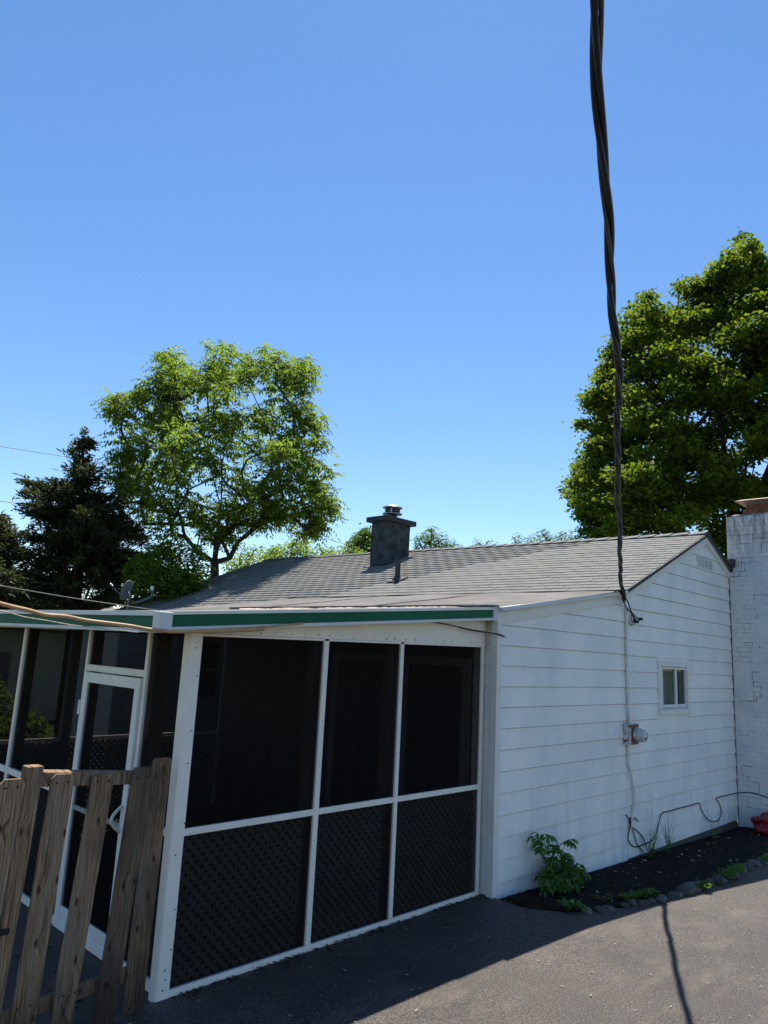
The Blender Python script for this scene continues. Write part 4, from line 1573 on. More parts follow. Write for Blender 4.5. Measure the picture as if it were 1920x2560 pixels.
def picket(xl_top, xl_bot, zt, zr, w=0.14, y=FYF, z0=0.02, dog=0.03, lean=0.0, tw=0.0, wood='wood'):
    """xl = left edge at the top (z=zt) and at zr"""
    k = (xl_top-xl_bot)/(zt-zr)

    def X(z, o):
        return xl_bot+k*(z-zr)+o
    out = [(0, z0), (w, z0), (w, zt-dog), (w-dog*0.9, zt), (dog*0.9, zt), (0, zt-dog)]
    zs = np.linspace(z0, zt-dog, 10)
    L = [(0.0+random.uniform(-0.0015, 0.0015), z) for z in zs]
    R = [(w+random.uniform(-0.0015, 0.0015), z) for z in zs]
    loop = L+[(dog*0.9, zt), (w-dog*0.9, zt-random.uniform(0, 0.006))]+R[::-1]
    vs = []
    n = len(loop)
    bow = random.uniform(-0.006, 0.006)
    for yy in (y, y+0.019):
        for (o_, z) in loop:
            vs.append((X(z, o_), yy+bow*math.sin(3.14*z/zt)+tw*(o_-w/2), z))
    fs = []
    m = len(zs)
    # faces front/back as strips so they stay planar enough
    fr0 = list(range(n))
    for sd in (0, n):
        for i in range(m-1):
            a, b = i, i+1
            c, d = n-1-(i+1), n-1-i
            q = (a+sd, d+sd, c+sd, b+sd)
            fs.append(q if sd == 0 else q[::-1])
        q = (m-1+sd, n-1-(m-1)+sd, m+1+sd, m+sd)
        fs.append(q if sd == 0 else q[::-1])
    fs += [(i, i+n, (i+1) % n+n, (i+1) % n) for i in range(n)]
    return MB().add(vs, fs).build('picket', M[wood], FEN, bevel=0.002)


picket(-3.832, -3.858, 1.555, 0.28, 0.142, FYF+0.03, 0.0, 0.022, wood='wood_dark')
picket(-3.985, -4.043, 1.512, 0.50, 0.142, FYF, 0.0, 0.020, wood='wood_dark')
picket(-4.253, -4.318, 1.492, 0.475, 0.142, FYF, -0.01, 0.026)
picket(-4.512, -4.560, 1.510, 0.37, 0.143, FYF, -0.01, 0.028)
picket(-4.812, -4.865, 1.505, 0.50, 0.145, FYF-0.01, -0.01, 0.03)
picket(-5.02, -5.07, 1.50, 0.50, 0.143, FYF-0.01, -0.01, 0.03)
picket(-5.25, -5.30, 1.505, 0.50, 0.143, FYF-0.01, -0.01, 0.03)
POST = MB()
vs = []
for z, dx in ((-0.05, -0.075), (0.4, -0.05), (0.8, -0.03), (1.2, -0.012), (1.565, 0.0)):
    for (xo, yo) in ((0, 0), (0.092, 0), (0.092, 0.09), (0, 0.09)):
        vs.append((-4.665+dx+xo, 0.035+yo, z))
fs = [(3, 2, 1, 0), (16, 17, 18, 19)]
for k in range(4):
    for i in range(4):
        a, b = 4*k+i, 4*k+(i+1) % 4
        fs.append((a, b, b+4, a+4))
POST.add(vs, fs).build('post', M['wood'], FEN, bevel=0.004)
# rails behind the pickets
MB().add([(-4.575, 0.068, 1.440), (-3.70, 0.098, 1.380), (-3.70, 0.160, 1.380), (-4.575, 0.146, 1.440), (-4.575, 0.068, 1.525), (-3.70, 0.098, 1.455), (-3.70, 0.160, 1.459), (-4.575, 0.146, 1.532)],
         [(0, 3, 2, 1), (4, 5, 6, 7), (0, 1, 5, 4), (1, 2, 6, 5), (2, 3, 7, 6), (3, 0, 4, 7)]).build('rail', M['wood'], FEN, bevel=0.006)
MB().add([(-4.62, 0.070, 0.15), (-3.74, 0.098, 0.19), (-3.74, 0.136, 0.19), (-4.62, 0.108, 0.15), (-4.62, 0.070, 0.235), (-3.74, 0.098, 0.275), (-3.74, 0.136, 0.275), (-4.62, 0.108, 0.235)],
         [(0, 3, 2, 1), (4, 5, 6, 7), (0, 1, 5, 4), (1, 2, 6, 5), (2, 3, 7, 6), (3, 0, 4, 7)]).build('rail', M['wood'], FEN, bevel=0.005)
MB().box(-5.4, -4.72, 0.06, 0.10, 1.30, 1.39).build('rail', M['wood'], FEN, bevel=0.004)
MB().box(-5.4, -4.74, 0.06, 0.10, 0.22, 0.31).build('rail', M['wood'], FEN, bevel=0.004)
# black strap hinge / latch between the gate board and the post
hg = MB()
hg.box(-4.745, -4.725, 0.012, 0.030, 0.60, 0.76)
hg.box(-4.74, -4.655, 0.010, 0.024, 0.665, 0.695)
hg.build('hinge', M['screw'], FEN, bevel=0.003)
nl = MB()
for (x, y) in ((-3.80, FYF+0.03), (-3.74, FYF+0.03), (-3.95, FYF), (-3.88, FYF), (-4.22, FYF), (-4.15, FYF), (-4.48, FYF), (-4.41, FYF), (-4.78, FYF-0.01), (-4.71, FYF-0.01)):
    nl.lathe([(0.007, 0), (0.005, 0.002)], (x, y-0.0035, 1.45+random.uniform(-0.01, 0.01)), (0, -1, 0), 7)
    nl.lathe([(0.007, 0), (0.005, 0.002)], (x-0.06, y-0.0035, 0.24), (0, -1, 0), 7)
nl.build('nails', M['screw'], FEN, kind='stuff')

# ================================================================== STONES
def stone_mesh(seed):
    rs = np.random.RandomState(seed)
    bm = bmesh.new()
    bmesh.ops.create_icosphere(bm, subdivisions=2, radius=0.5)
    ph = rs.rand(3, 3)*6
    for v in bm.verts:
        c = v.co
        k = 1+0.16*math.sin(3.1*c.x*2+ph[0, 0])*math.sin(2.7*c.y*2+ph[0, 1])+0.13*math.sin(5*c.z+ph[1, 0]+2*c.x)+rs.uniform(-0.03, 0.03)
        v.co = c*k
        if v.co.z < -0.3:
            v.co.z = -0.3-(v.co.z+0.3)*-0.2
    me = bpy.data.meshes.new('edging_stone')
    bm.to_mesh(me)
    bm.free()
    me.materials.append(M['stone'])
    me.polygons.foreach_set('use_smooth', [True]*len(me.polygons))
    return me


SM = [stone_mesh(k) for k in range(6)]
stones = []
x = 0.36
while x < 6.4:
    big = 1.0
    if 1.80 < x < 2.15:
        w, h = random.uniform(0.20, 0.24), 0.17
    elif x < 0.8:
        w, h = random.uniform(0.10, 0.15), 0.09
    elif x < 1.8:
        w, h = random.uniform(0.075, 0.12), 0.085
    else:
        w, h = random.uniform(0.13, 0.21), random.uniform(0.10, 0.14)
    if not (0.68 < x < 0.78):
        stones.append((x+w/2, w, h))
    x += w*random.uniform(0.92, 1.12)
ORD = ['first', 'second', 'third', 'fourth', 'fifth', 'sixth', 'seventh', 'eighth', 'ninth', 'tenth', 'eleventh', 'twelfth', 'thirteenth', 'fourteenth', 'fifteenth', 'sixteenth', 'seventeenth',
       'eighteenth', 'nineteenth', 'twentieth']
TENS = {2: 'twenty', 3: 'thirty', 4: 'forty', 5: 'fifty'}


def ordinal(n):
    if n <= 20:
        return ORD[n-1]
    t, u = divmod(n, 10)
    if u == 0:
        return TENS[t][:-1]+'ieth'
    return TENS[t]+' '+ORD[u-1]


for i, (x, w, h) in enumerate(stones):
    o = bpy.data.objects.new('edging_stone', SM[i % 6])
    COL.objects.link(o)
    o.location = (x, edge_y(x)+random.uniform(-0.03, 0.03), ground_z(x)+h*random.uniform(0.02, 0.20))
    o.scale = (w*random.uniform(0.92, 1.08), w*random.uniform(0.7, 0.95), h*random.uniform(0.7, 1.0))
    o.rotation_euler = (random.uniform(-0.2, 0.2), random.uniform(-0.2, 0.2), random.uniform(0, 6.28))
    tag(o, '%s stone from the left in the row edging the mulch bed' % ordinal(i+1), 'stone', 'stones edging the mulch bed')

# ================================================================== PLANTS
def leaf_quads(P, D, N, L, W, curl=0.0):
    """diamond leaves: P base points, D direction, N normal, L length, W width (arrays) -> V, F (two triangles bent on the midrib as 2 quads)"""
    P, D, N = np.asarray(P), np.asarray(D), np.asarray(N)
    D = D/np.linalg.norm(D, axis=1, keepdims=True)
    S = np.cross(D, N)
    S = S/(np.linalg.norm(S, axis=1, keepdims=True)+1e-9)
    N2 = np.cross(S, D)
    L = np.asarray(L).reshape(-1, 1)
    W = np.asarray(W).reshape(-1, 1)
    a = P
    b = P+D*L*0.45+S*W*0.5+N2*W*0.12
    c = P+D*L-N2*L*curl
    d = P+D*L*0.45-S*W*0.5+N2*W*0.12
    V = np.stack([a, b, c, d], 1).reshape(-1, 3)
    n = len(P)
    F = np.arange(4*n).reshape(n, 4)
    return V, F


def unit(v):
    return v/(np.linalg.norm(v, axis=-1, keepdims=True)+1e-9)


def pinnate(bases, dirs, rs, length, pairs, ll, lw, droop=0.5, hang=0.3):
    """compound leaves: many leaflets along an arching rachis"""
    Ps, Ds, Ns, Ls, Ws = [], [], [], [], []
    n = len(bases)
    dirs = unit(dirs)
    upv = np.array([0, 0, 1.0])
    side = unit(np.cross(dirs, upv)+1e-4)
    Lr = length*(0.7+0.6*rs.rand(n, 1))
    droop = droop*(0.3+1.2*rs.rand(n, 1))
    for k in range(pairs):
        t = (k+1.2)/(pairs+0.4)
        p = bases+dirs*Lr*t-upv*Lr*droop*t*t
        d = unit(dirs-upv*2*droop*t)
        nrm = unit(np.cross(side, d))
        sz = 1.0-0.35*abs(t-0.5)*2
        for sg in (1, -1):
            dd = unit(side*sg+d*0.5-upv*hang+rs.randn(n, 3)*0.22)
            Ps.append(p)
            Ds.append(dd)
            Ns.append(nrm+rs.randn(n, 3)*0.25)
            Ls.append(ll*sz*(0.85+0.3*rs.rand(n)))
            Ws.append(lw*sz*(0.85+0.3*rs.rand(n)))
    p = bases+dirs*Lr-upv*Lr*droop
    Ps.append(p)
    Ds.append(unit(dirs-upv*2*droop))
    Ns.append(np.tile(upv, (n, 1))+rs.randn(n, 3)*0.2)
    Ls.append(np.full(n, ll*0.8))
    Ws.append(np.full(n, lw*0.8))
    return leaf_quads(np.vstack(Ps), np.vstack(Ds), np.vstack(Ns), np.hstack(Ls), np.hstack(Ws), 0.12)


# the leafy seedling shrub by the corner
SH = thing('leafy_seedling', 'leafy green seedling shrub growing against the siding near the porch corner', 'shrub', (0.85, -0.20, -0.06))
rs = np.random.RandomState(3)
stems = MB()
Bp, Dp = [], []
for (bx, by, tx, ty, tz) in ((0.80, -0.17, 0.66, -0.17, 0.54), (0.88, -0.18, 1.08, -0.20, 0.42), (0.78, -0.22, 0.55, -0.30, 0.16), (0.90, -0.22, 1.02, -0.34, 0.18), (0.84, -0.2, 0.92, -0.2, 0.33), (0.95, -0.2, 1.22, -0.22, 0.16), (0.8, -0.25, 0.8, -0.42, 0.14)):
    P = spline([(bx, by, -0.08), ((bx+tx)/2+rs.randn()*0.02, (by+ty)/2, tz*0.5), (tx, ty, tz)], 8)
    stems.tube(P, [0.006*(1-0.6*i/len(P)) for i in range(len(P))], 6)
    for i, p in enumerate(P[4:]):
        for q in range(1 if i % 3 else 2):
            a = rs.rand()*6.28
            Bp.append(p)
            Dp.append((math.cos(a), math.sin(a)*0.7-0.15, 0.45+0.3*rs.rand()))
stems.build('stem', M['l_iris'], SH, smooth=True)
V, F = pinnate(np.array(Bp), np.array(Dp), rs, 0.14, 2, 0.115, 0.052, 0.55, 0.5)
V[:, 1] = np.minimum(V[:, 1], -0.02)
np_mesh('foliage', V, F, M['l_shrub'], SH)

# iris clumps
for ci, (bx, by, n, hmax, lab) in enumerate(((3.36, -0.13, 9, 0.36, 'clump of green blade leaves beside the black cable loops at the wall foot'),
                                            (3.84, -0.16, 8, 0.45, 'taller clump of green blade leaves with one bent over in the mulch'),
                                            (5.50, -0.16, 4, 0.34, 'sparse clump of thin blade leaves far along the wall near the chimney'))):
    IR = thing('iris_clump', lab, 'plant', (bx, by, bed_z(bx, 0.1)), 'blade leaved clumps along the wall')
    for k in range(n):
        a = rs.rand()*6.28
        out = 0.06+0.16*rs.rand()
        h = hmax*(0.6+0.4*rs.rand())
        z0 = bed_z(bx, 0.1)-0.01
        bent = (k == 0 and ci == 1)
        P = []
        for i in range(7):
            t = i/6
            ox = out*(t**1.8)*math.cos(a)+(0.28*t*t if bent else 0)
            oy = out*(t**1.8)*math.sin(a)*0.5-0.02*t
            z = z0+h*t-(h*0.85*max(0, t-0.5)**1.2*1.4 if bent else 0)
            P.append((bx+0.03*math.cos(k*2.4)+ox, min(-0.025, by+0.02*math.sin(k*2.4)+oy), z))
        V, F = [], []
        for i, p in enumerate(P):
            w = 0.013*(1-(i/6)**2.2)+0.001
            V += [(p[0]-w, p[1], p[2]), (p[0], p[1]-0.003, p[2]), (p[0]+w, p[1], p[2])]
        for i in range(6):
            F += [(3*i, 3*i+1, 3*i+4, 3*i+3), (3*i+1, 3*i+2, 3*i+5, 3*i+4)]
        np_mesh('blade', V, F, M['l_iris'], IR, True)

# low weeds between the stones
for wi, (x0, x1, yo, n, ll, lab) in enumerate(((1.0, 1.55, 0.10, 170, 0.045, 'patch of round leaved weeds behind the small stones at the bed edge'),
                                              (2.9, 3.6, -0.03, 260, 0.075, 'tuft of grassy weeds growing over the stones half way along the bed'),
                                              (2.2, 2.36, -0.09, 60, 0.06, 'small weed in front of the largest edging stone'),
                                              (4.2, 4.9, -0.02, 110, 0.06, 'weeds among the far right edging stones'),
                                              (0.22, 0.36, 0.0, 26, 0.08, 'small pale weed at the left end of the stone row'),
                                              (0.75, 0.95, 0.17, 26, 0.04, 'tiny weed sprig in the mulch above the broken stones'))):
    P = np.zeros((n, 3))
    P[:, 0] = x0+(x1-x0)*rs.rand(n)
    P[:, 1] = [edge_y(xx)+yo+rs.randn()*0.035 for xx in P[:, 0]]
    P[:, 2] = [ground_z(xx)+0.02+0.05*rs.rand() for xx in P[:, 0]]
    a = rs.rand(n)*6.28
    grassy = wi in (1, 3)
    D = np.stack([np.cos(a), np.sin(a), (1.1 if grassy else 0.5)+0.4*rs.rand(n)], 1)
    V, F = leaf_quads(P, D, np.tile([0, 0, 1.0], (n, 1))+rs.randn(n, 3)*0.3, ll*(0.7+0.6*rs.rand(n)), (0.014 if grassy else ll*0.8)*(0.7+0.6*rs.rand(n)), 0.2)
    o = np_mesh('weed_patch', V, F, M['l_shrub'], None, origin=((x0+x1)/2, edge_y(x0)+yo, 0))
    tag(o, lab, 'weeds', 'weeds along the stone edging')

# red crumpled plastic thing by the chimney
bm = bmesh.new()
bmesh.ops.create_icosphere(bm, subdivisions=4, radius=0.5)
rs2 = np.random.RandomState(5)
for v in bm.verts:
    c = v.co
    k = 1+0.22*abs(math.sin(7*c.x+2*c.y))*math.sin(5*c.y+3)+0.14*math.sin(13*c.z+6*c.x)+0.10*abs(math.sin(17*c.y+4*c.z))
    v.co = Vector((c.x*0.50*k, c.y*0.42*k, c.z*0.36*k))
    if v.co.z < -0.14:
        v.co.z = -0.14
me = bpy.data.meshes.new('red_bag')
bm.to_mesh(me)
bm.free()
o = link('red_bag', me, M['red'], None, False, 0, (6.66, -0.56, -0.045))
tag(o, 'crumpled red plastic bag lying on the mulch by the white chimney', 'bag')

# ================================================================== TREES
def inside(poly, u, v):
    poly = np.asarray(poly, float)
    x0, y0 = poly[:, 0], poly[:, 1]
    x1, y1 = np.roll(x0, -1), np.roll(y0, -1)
    r = np.zeros(len(u), bool)
    for a, b, c, d in zip(x0, y0, x1, y1):
        cond = ((b > v) != (d > v))
        with np.errstate(divide='ignore', invalid='ignore'):
            xi = a+(v-b)*(c-a)/(d-b)
        r ^= cond & (u < xi)
    return r


def edge_dist(poly, u, v):
    poly = np.asarray(poly, float)
    best = np.full(len(u), 1e9)
    for (a, b), (c, d) in zip(poly, np.roll(poly, -1, 0)):
        vx, vy = c-a, d-b
        t = np.clip(((u-a)*vx+(v-b)*vy)/(vx*vx+vy*vy+1e-9), 0, 1)
        best = np.minimum(best, np.hypot(u-(a+t*vx), v-(b+t*vy)))
    return best


def volume_points(poly, n, hd, depth, rs, emax=110, bias=0.6):
    """points spread through a crown: its outline seen from the driveway, its own depth behind and before the trunk"""
    poly = np.asarray(poly, float)
    lo, hi = poly.min(0), poly.max(0)
    U, Vv = [], []
    while len(U) < n:
        u = lo[0]+(hi[0]-lo[0])*rs.rand(4*n)
        v = lo[1]+(hi[1]-lo[1])*rs.rand(4*n)
        k = inside(poly, u, v)
        U += list(u[k])
        Vv += list(v[k])
    u, v = np.array(U[:n]), np.array(Vv[:n])
    e = np.clip(edge_dist(poly, u, v)/emax, 0.02, 1)
    dd = hd+depth*np.sqrt(e)*(2*rs.rand(n)-1)
    d = RIGHT*((u-960)/FPX)[:, None]+UP*((1280-v)/FPX)[:, None]+FWD
    return CAM+d*(dd/np.hypot(d[:, 0], d[:, 1]))[:, None]


def project(P):
    q = np.asarray(P)-CAM
    w = q@FWD
    return 960+FPX*(q@RIGHT)/w, 1280-FPX*(q@UP)/w


def keep(P, poly, rs, margin=14, stray=0.06):
    """drop what strays far out of the crown"""
    u, v = project(P)
    ok = inside(poly, u, v) | (edge_dist(poly, u, v) < margin*rs.rand(len(u)))
    return ok | (rs.rand(len(u)) < stray*(edge_dist(poly, u, v) < 40))


def grow(nodes0, par0, targets, fork, rs, pull=0.35):
    """join twig ends to the skeleton, nearest first; returns nodes, parents"""
    nodes = [np.array(p, float) for p in nodes0]
    par = list(par0)
    order = np.argsort(np.linalg.norm(targets-fork, axis=1))
    for i in order:
        t = targets[i]
        arr = np.array(nodes)
        dt = np.linalg.norm(arr-t, axis=1)
        df = np.linalg.norm(arr-fork, axis=1)
        # prefer nodes nearer the fork than the target and below it
        cost = dt+0.55*np.maximum(0, df-np.linalg.norm(t-fork)+0.2)*3+0.8*np.maximum(0, arr[:, 2]-t[2]+0.1)
        j = int(np.argmin(cost))
        a = arr[j]
        L = np.linalg.norm(t-a)
        m = max(1, int(L/0.7))
        prev = j
        for k in range(1, m+1):
            s_ = k/m
            p = a*(1-s_)+t*s_+np.array([0, 0, -0.10*L*math.sin(math.pi*s_)])+(rs.randn(3)*0.05*L*0.3 if k < m else 0)
            nodes.append(p)
            par.append(prev)
            prev = len(nodes)-1
    return np.array(nodes), par


def branch_mesh(nodes, par, name, mat, parent, r0, tip=0.008, seg=6):
    n = len(nodes)
    w = np.ones(n)*0.0
    kids = [[] for _ in range(n)]
    for i, p in enumerate(par):
        if p >= 0:
            kids[p].append(i)
    order = list(range(n))
    # children always come after parents
    for i in reversed(order):
        if not kids[i]:
            w[i] = 1
        if par[i] >= 0:
            w[par[i]] += w[i]
    rad = tip+(r0-tip)*(w/w.max())**0.5
    mb = MB()
    # chains
    done = set()
    for i in range(n):
        for k in kids[i]:
            if (i, k) in done:
                continue
            # start chains at branchings or the root
            if par[i] >= 0 and max(kids[i], key=lambda q: w[q]) == k:
                continue
            ch = [i, k]
            done.add((i, k))
            cur = k
            while kids[cur]:
                nx = max(kids[cur], key=lambda q: w[q])
                done.add((cur, nx))
                ch.append(nx)
                cur = nx
            rr = [min(rad[c], rad[ch[1]]*1.15) if idx == 0 and par[i] >= 0 else rad[c] for idx, c in enumerate(ch)]
            mb.tube([nodes[c] for c in ch], [float(q) for q in rr], seg)
    return mb.build(name, mat, parent, smooth=True)


# ---- walnut-like tree behind the house
rs = np.random.RandomState(21)
WH = 22.3
z3 = lambda a, b: (260+a/2.765, 820+b/2.765)
wal = [z3(*q) for q in ((5, 520), (70, 450), (170, 470), (215, 380), (330, 370), (400, 430), (370, 240), (400, 105), (500, 150), (520, 300), (600, 210), (650, 300), (740, 290), (760, 80), (800, 60), (890, 110), (960, 200),
                        (1040, 240), (1090, 130), (1180, 130), (1220, 220), (1290, 210), (1320, 270), (1390, 180), (1460, 250), (1400, 400), (1440, 560), (1520, 640), (1530, 800), (1590, 930), (1590, 1050), (1500, 1100),
                        (1640, 1240), (1560, 1370), (1480, 1430), (1290, 1440), (1200, 1330), (1010, 1420), (980, 1300), (900, 1350), (900, 1480), (700, 1480), (660, 1370), (560, 1290), (480, 1440), (300, 1450), (180, 1290),
                        (60, 1080), (80, 850), (50, 780), (110, 640), (20, 590))]
WT = thing('walnut_tree', 'open crowned tree with feathery compound leaves behind the roof at left', 'tree', tuple(at(537, 1560, WH)*[1, 1, 0]+np.array([0, 0, -0.45])))
base = np.array(WT.location)
def wp(a, b, dd=0.0):
    return at(*z3(a, b), WH+dd)
skel = [base, at(537, 1470, WH), wp(765, 1620), wp(640, 1540, -0.4), wp(560, 1440, -0.8), wp(520, 1290, -1.0), wp(400, 1140, -1.2), wp(870, 1590, 0.3), wp(925, 1480, 0.5), wp(940, 1280, 0.8), wp(965, 1050, 1.0),
        wp(790, 1450, 0.1), wp(810, 1250, 0.0), wp(815, 950, -0.2), wp(720, 900, -0.9), wp(550, 650, -1.2), wp(490, 400, -1.0), wp(1050, 1380, -0.6), wp(1170, 1250, -1.0)]
par = [-1, 0, 1, 2, 3, 4, 5, 2, 7, 8, 9, 2, 11, 12, 12, 14, 15, 8, 17]
wal = [(540+(u-540)*0.98, 1180+(v-1180)*0.98) for u, v in wal]
lump = volume_points(wal, 230, WH, 3.4, rs, 120)
cand = volume_points(wal, 900, WH, 3.4, rs, 120)
cu, cv_ = project(cand)
lump = np.vstack([lump, cand[edge_dist(wal, cu, cv_) < 22][:110]])
tg = np.vstack([lump, lump[rs.randint(0, len(lump), 240)]+rs.randn(240, 3)*np.array([0.22, 0.22, 0.30])])
tg = tg[keep(tg, wal, rs, 6, 0)]
nodes, par = grow(skel, par, tg, skel[2], rs)
branch_mesh(nodes, par, 'trunk', M['bark'], WT, 0.135, 0.006)
nl_ = 5200
pick = tg[rs.randint(0, len(tg), nl_)]
Bq = pick+rs.randn(nl_, 3)*np.array([0.15, 0.15, 0.17])
Bq = Bq[keep(Bq, wal, rs, 8, 0.0)]
nl_ = len(Bq)
a = rs.rand(nl_)*6.28
Dq = np.stack([np.cos(a), np.sin(a), -0.1+1.3*rs.rand(nl_)], 1)
V, F = pinnate(Bq, Dq, rs, 0.46, 5, 0.175, 0.066, 0.65, 0.55)
np_mesh('crown', V, F, M['l_walnut'], WT)

# ---- maple at right
MH = 27.0
z7 = lambda a, b: (1360+a/2.634, 560+b/2.634)
mpl = [z7(*q) for q in ((100, 1740), (190, 1680), (200, 1560), (250, 1480), (200, 1400), (230, 1310), (370, 1270), (260, 1210), (220, 1130), (300, 1090), (400, 1080), (320, 1000), (400, 940), (360, 850), (450, 790),
                        (390, 700), (500, 650), (490, 590), (560, 540), (640, 540), (640, 450), (690, 445), (760, 500), (830, 510), (860, 400), (940, 320), (1030, 390), (1090, 350), (1080, 240), (1200, 250), (1190, 200),
                        (1250, 150), (1290, 60), (1370, 90), (1420, 190), (1440, 260), (1560, 330), (1700, 300), (1900, 420), (2050, 700), (2150, 1100), (2150, 1600), (2000, 1900), (1700, 2000), (1500, 1830), (1380, 1900),
                        (1330, 2080), (1280, 2330), (900, 2330), (450, 2200), (230, 2080), (250, 1950), (200, 1870), (170, 1800))]
MT = thing('maple_tree', 'large dense maple tree rising behind the ridge at right', 'tree', tuple(at(1850, 1400, MH)*[1, 1, 0]+np.array([0, 0, -0.45])))
base = np.array(MT.location)
rs = np.random.RandomState(31)
b1 = at(1850, 1350, MH)
skel = [base, b1, at(1830, 1240, MH), at(1810, 1120, MH-0.5), at(1790, 980, MH-1), at(1800, 850, MH), at(1860, 1240, MH+0.5), at(1870, 1080, MH+0.5), at(1880, 850, MH+0.5), at(1865, 700, MH), at(1760, 1180, MH-1),
        at(1650, 1080, MH-1.5), at(1900, 1230, MH), at(1960, 1080, MH), at(1700, 1250, MH-1.5), at(1560, 1200, MH-1.5)]
par = [-1, 0, 1, 2, 3, 4, 1, 6, 7, 8, 2, 10, 1, 12, 2, 14]
lump = volume_points(mpl, 430, MH, 4.8, rs, 150)
tg = np.vstack([lump, lump[rs.randint(0, len(lump), 620)]+rs.randn(620, 3)*np.array([0.46, 0.46, 0.20])])
tg = tg[keep(tg, mpl, rs, 6, 0)]
nodes, par = grow(skel, par, tg, b1, rs)
branch_mesh(nodes, par, 'trunk', M['bark'], MT, 0.26, 0.012)
# leaf sprays: flat shelves of leaves round each twig end
nl_ = 150000
ci = rs.randint(0, len(tg), nl_)
sprd = np.stack([rs.randn(nl_)*0.27, rs.randn(nl_)*0.27, rs.randn(nl_)*0.12], 1)
sprd[:, 2] -= 0.10*(sprd[:, 0]**2+sprd[:, 1]**2)
P = tg[ci]+sprd
kp = keep(P, mpl, rs, 16, 0.04)
P = P[kp]
nl_ = len(P)
a = rs.rand(nl_)*6.28
D = np.stack([np.cos(a), np.sin(a), -0.35+0.35*rs.randn(nl_)], 1)
N = np.array([0, 0, 1.0])+rs.randn(nl_, 3)*0.45
V, F = leaf_quads(P, D, N, 0.15*(0.55+0.8*rs.rand(nl_)), 0.14*(0.55+0.8*rs.rand(nl_)), 0.25)
np_mesh('crown', V, F, M['l_maple'], MT)


# ---- dark cedars at left
def cedar(label, poly, trunk_px, hd, depth, n, seed, twigs=260):
    rs = np.random.RandomState(seed)
    tb = at(trunk_px[-1][0], trunk_px[-1][1], hd)
    T_ = thing('cedar_tree', label, 'tree', (tb[0], tb[1], -0.45), 'dark evergreens at left')
    sk = [np.array([tb[0], tb[1], -0.45])]+[at(u, v, hd) for (u, v) in trunk_px[::-1]]
    par = [-1]+list(range(len(sk)-1))
    tg = volume_points(poly, twigs, hd, depth, rs, 90)
    nodes, par2 = list(sk), list(par)
    ax = np.array(sk[1:])
    for t in tg:
        # a bough leaves the trunk lower than its tip in the upper part, sags lower down
        j = int(np.argmin(np.abs(ax[:, 2]-(t[2]-0.25*np.hypot(*(t-ax[0])[:2])))))+1
        a_ = np.array(sk[j])
        L = np.linalg.norm(t-a_)
        m = max(2, int(L/0.6))
        prev = j
        for k in range(1, m+1):
            s_ = k/m
            nodes.append(a_*(1-s_)+t*s_+np.array([0, 0, -0.14*L*math.sin(math.pi*s_)]))
            par2.append(prev)
            prev = len(nodes)-1
    branch_mesh(np.array(nodes), par2, 'trunk', M['bark'], T_, 0.16, 0.006, 5)
    ci = rs.randint(0, len(tg), n)
    c0 = tg[ci]
    axp = np.array([np.interp(c0[:, 2], ax[::1, 2][np.argsort(ax[:, 2])], ax[np.argsort(ax[:, 2]), i]) for i in range(2)]).T
    out = c0[:, :2]-axp
    out = out/(np.linalg.norm(out, axis=1, keepdims=True)+0.05)
    along = -rs.rand(n)*0.9+0.15
    P = c0+np.stack([out[:, 0]*along, out[:, 1]*along, -0.10*np.abs(along)], 1)+rs.randn(n, 3)*np.array([0.10, 0.10, 0.055])
    kp = keep(P, poly, rs, 10, 0.05)
    P, out, along = P[kp], out[kp], along[kp]
    n = len(P)
    D = np.stack([out[:, 0]*0.9, out[:, 1]*0.9, 0.30+0*along], 1)+rs.randn(n, 3)*0.42
    N = np.array([0, 0, 1.0])+rs.randn(n, 3)*0.5
    V, F = leaf_quads(P, D, N, 0.16*(0.5+rs.rand(n)), 0.050*(0.7+0.6*rs.rand(n)), 0.15)
    np_mesh('crown', V, F, M['l_cedar'], T_)


z4 = lambda a, b: (a/4.1475, 1060+b/4.1475)
ced = [z4(*q) for q in ((870, 60), (900, 140), (970, 230), (960, 320), (1050, 400), (1050, 490), (1080, 560), (1060, 650), (1190, 740), (1300, 830), (1400, 880), (1310, 950), (1420, 1060), (1490, 1160), (1590, 1240), (1480, 1330),
                        (1500, 1500), (1450, 1700), (1300, 1850), (950, 1960), (700, 1980), (450, 1980), (300, 1500), (360, 1300), (250, 1180), (420, 1010), (330, 960), (90, 850), (180, 820), (260, 800), (180, 740), (260, 640), (160, 530),
                        (210, 550), (290, 570), (430, 620), (540, 640), (440, 540), (560, 570), (430, 420), (540, 450), (650, 520), (700, 490), (640, 300), (700, 290), (720, 200), (800, 230), (840, 170), (850, 110))]
cedar('dark cedar with ragged pointed top standing left of the leafy tree', ced, [(208, 1090), (205, 1200), (200, 1300), (196, 1400), (190, 1520)], 22.0, 2.6, 40000, 41, 330)
ced2 = [(-190, 1500), (-170, 1400), (-100, 1330), (-60, 1270), (-20, 1300), (5, 1285), (30, 1320), (60, 1330), (50, 1370), (100, 1390), (80, 1430), (130, 1470), (150, 1540), (-150, 1550)]
cedar('lower dark cedar at the left edge of the view', ced2, [(-20, 1300), (-30, 1400), (-40, 1520)], 20.5, 2.2, 24000, 42, 220)


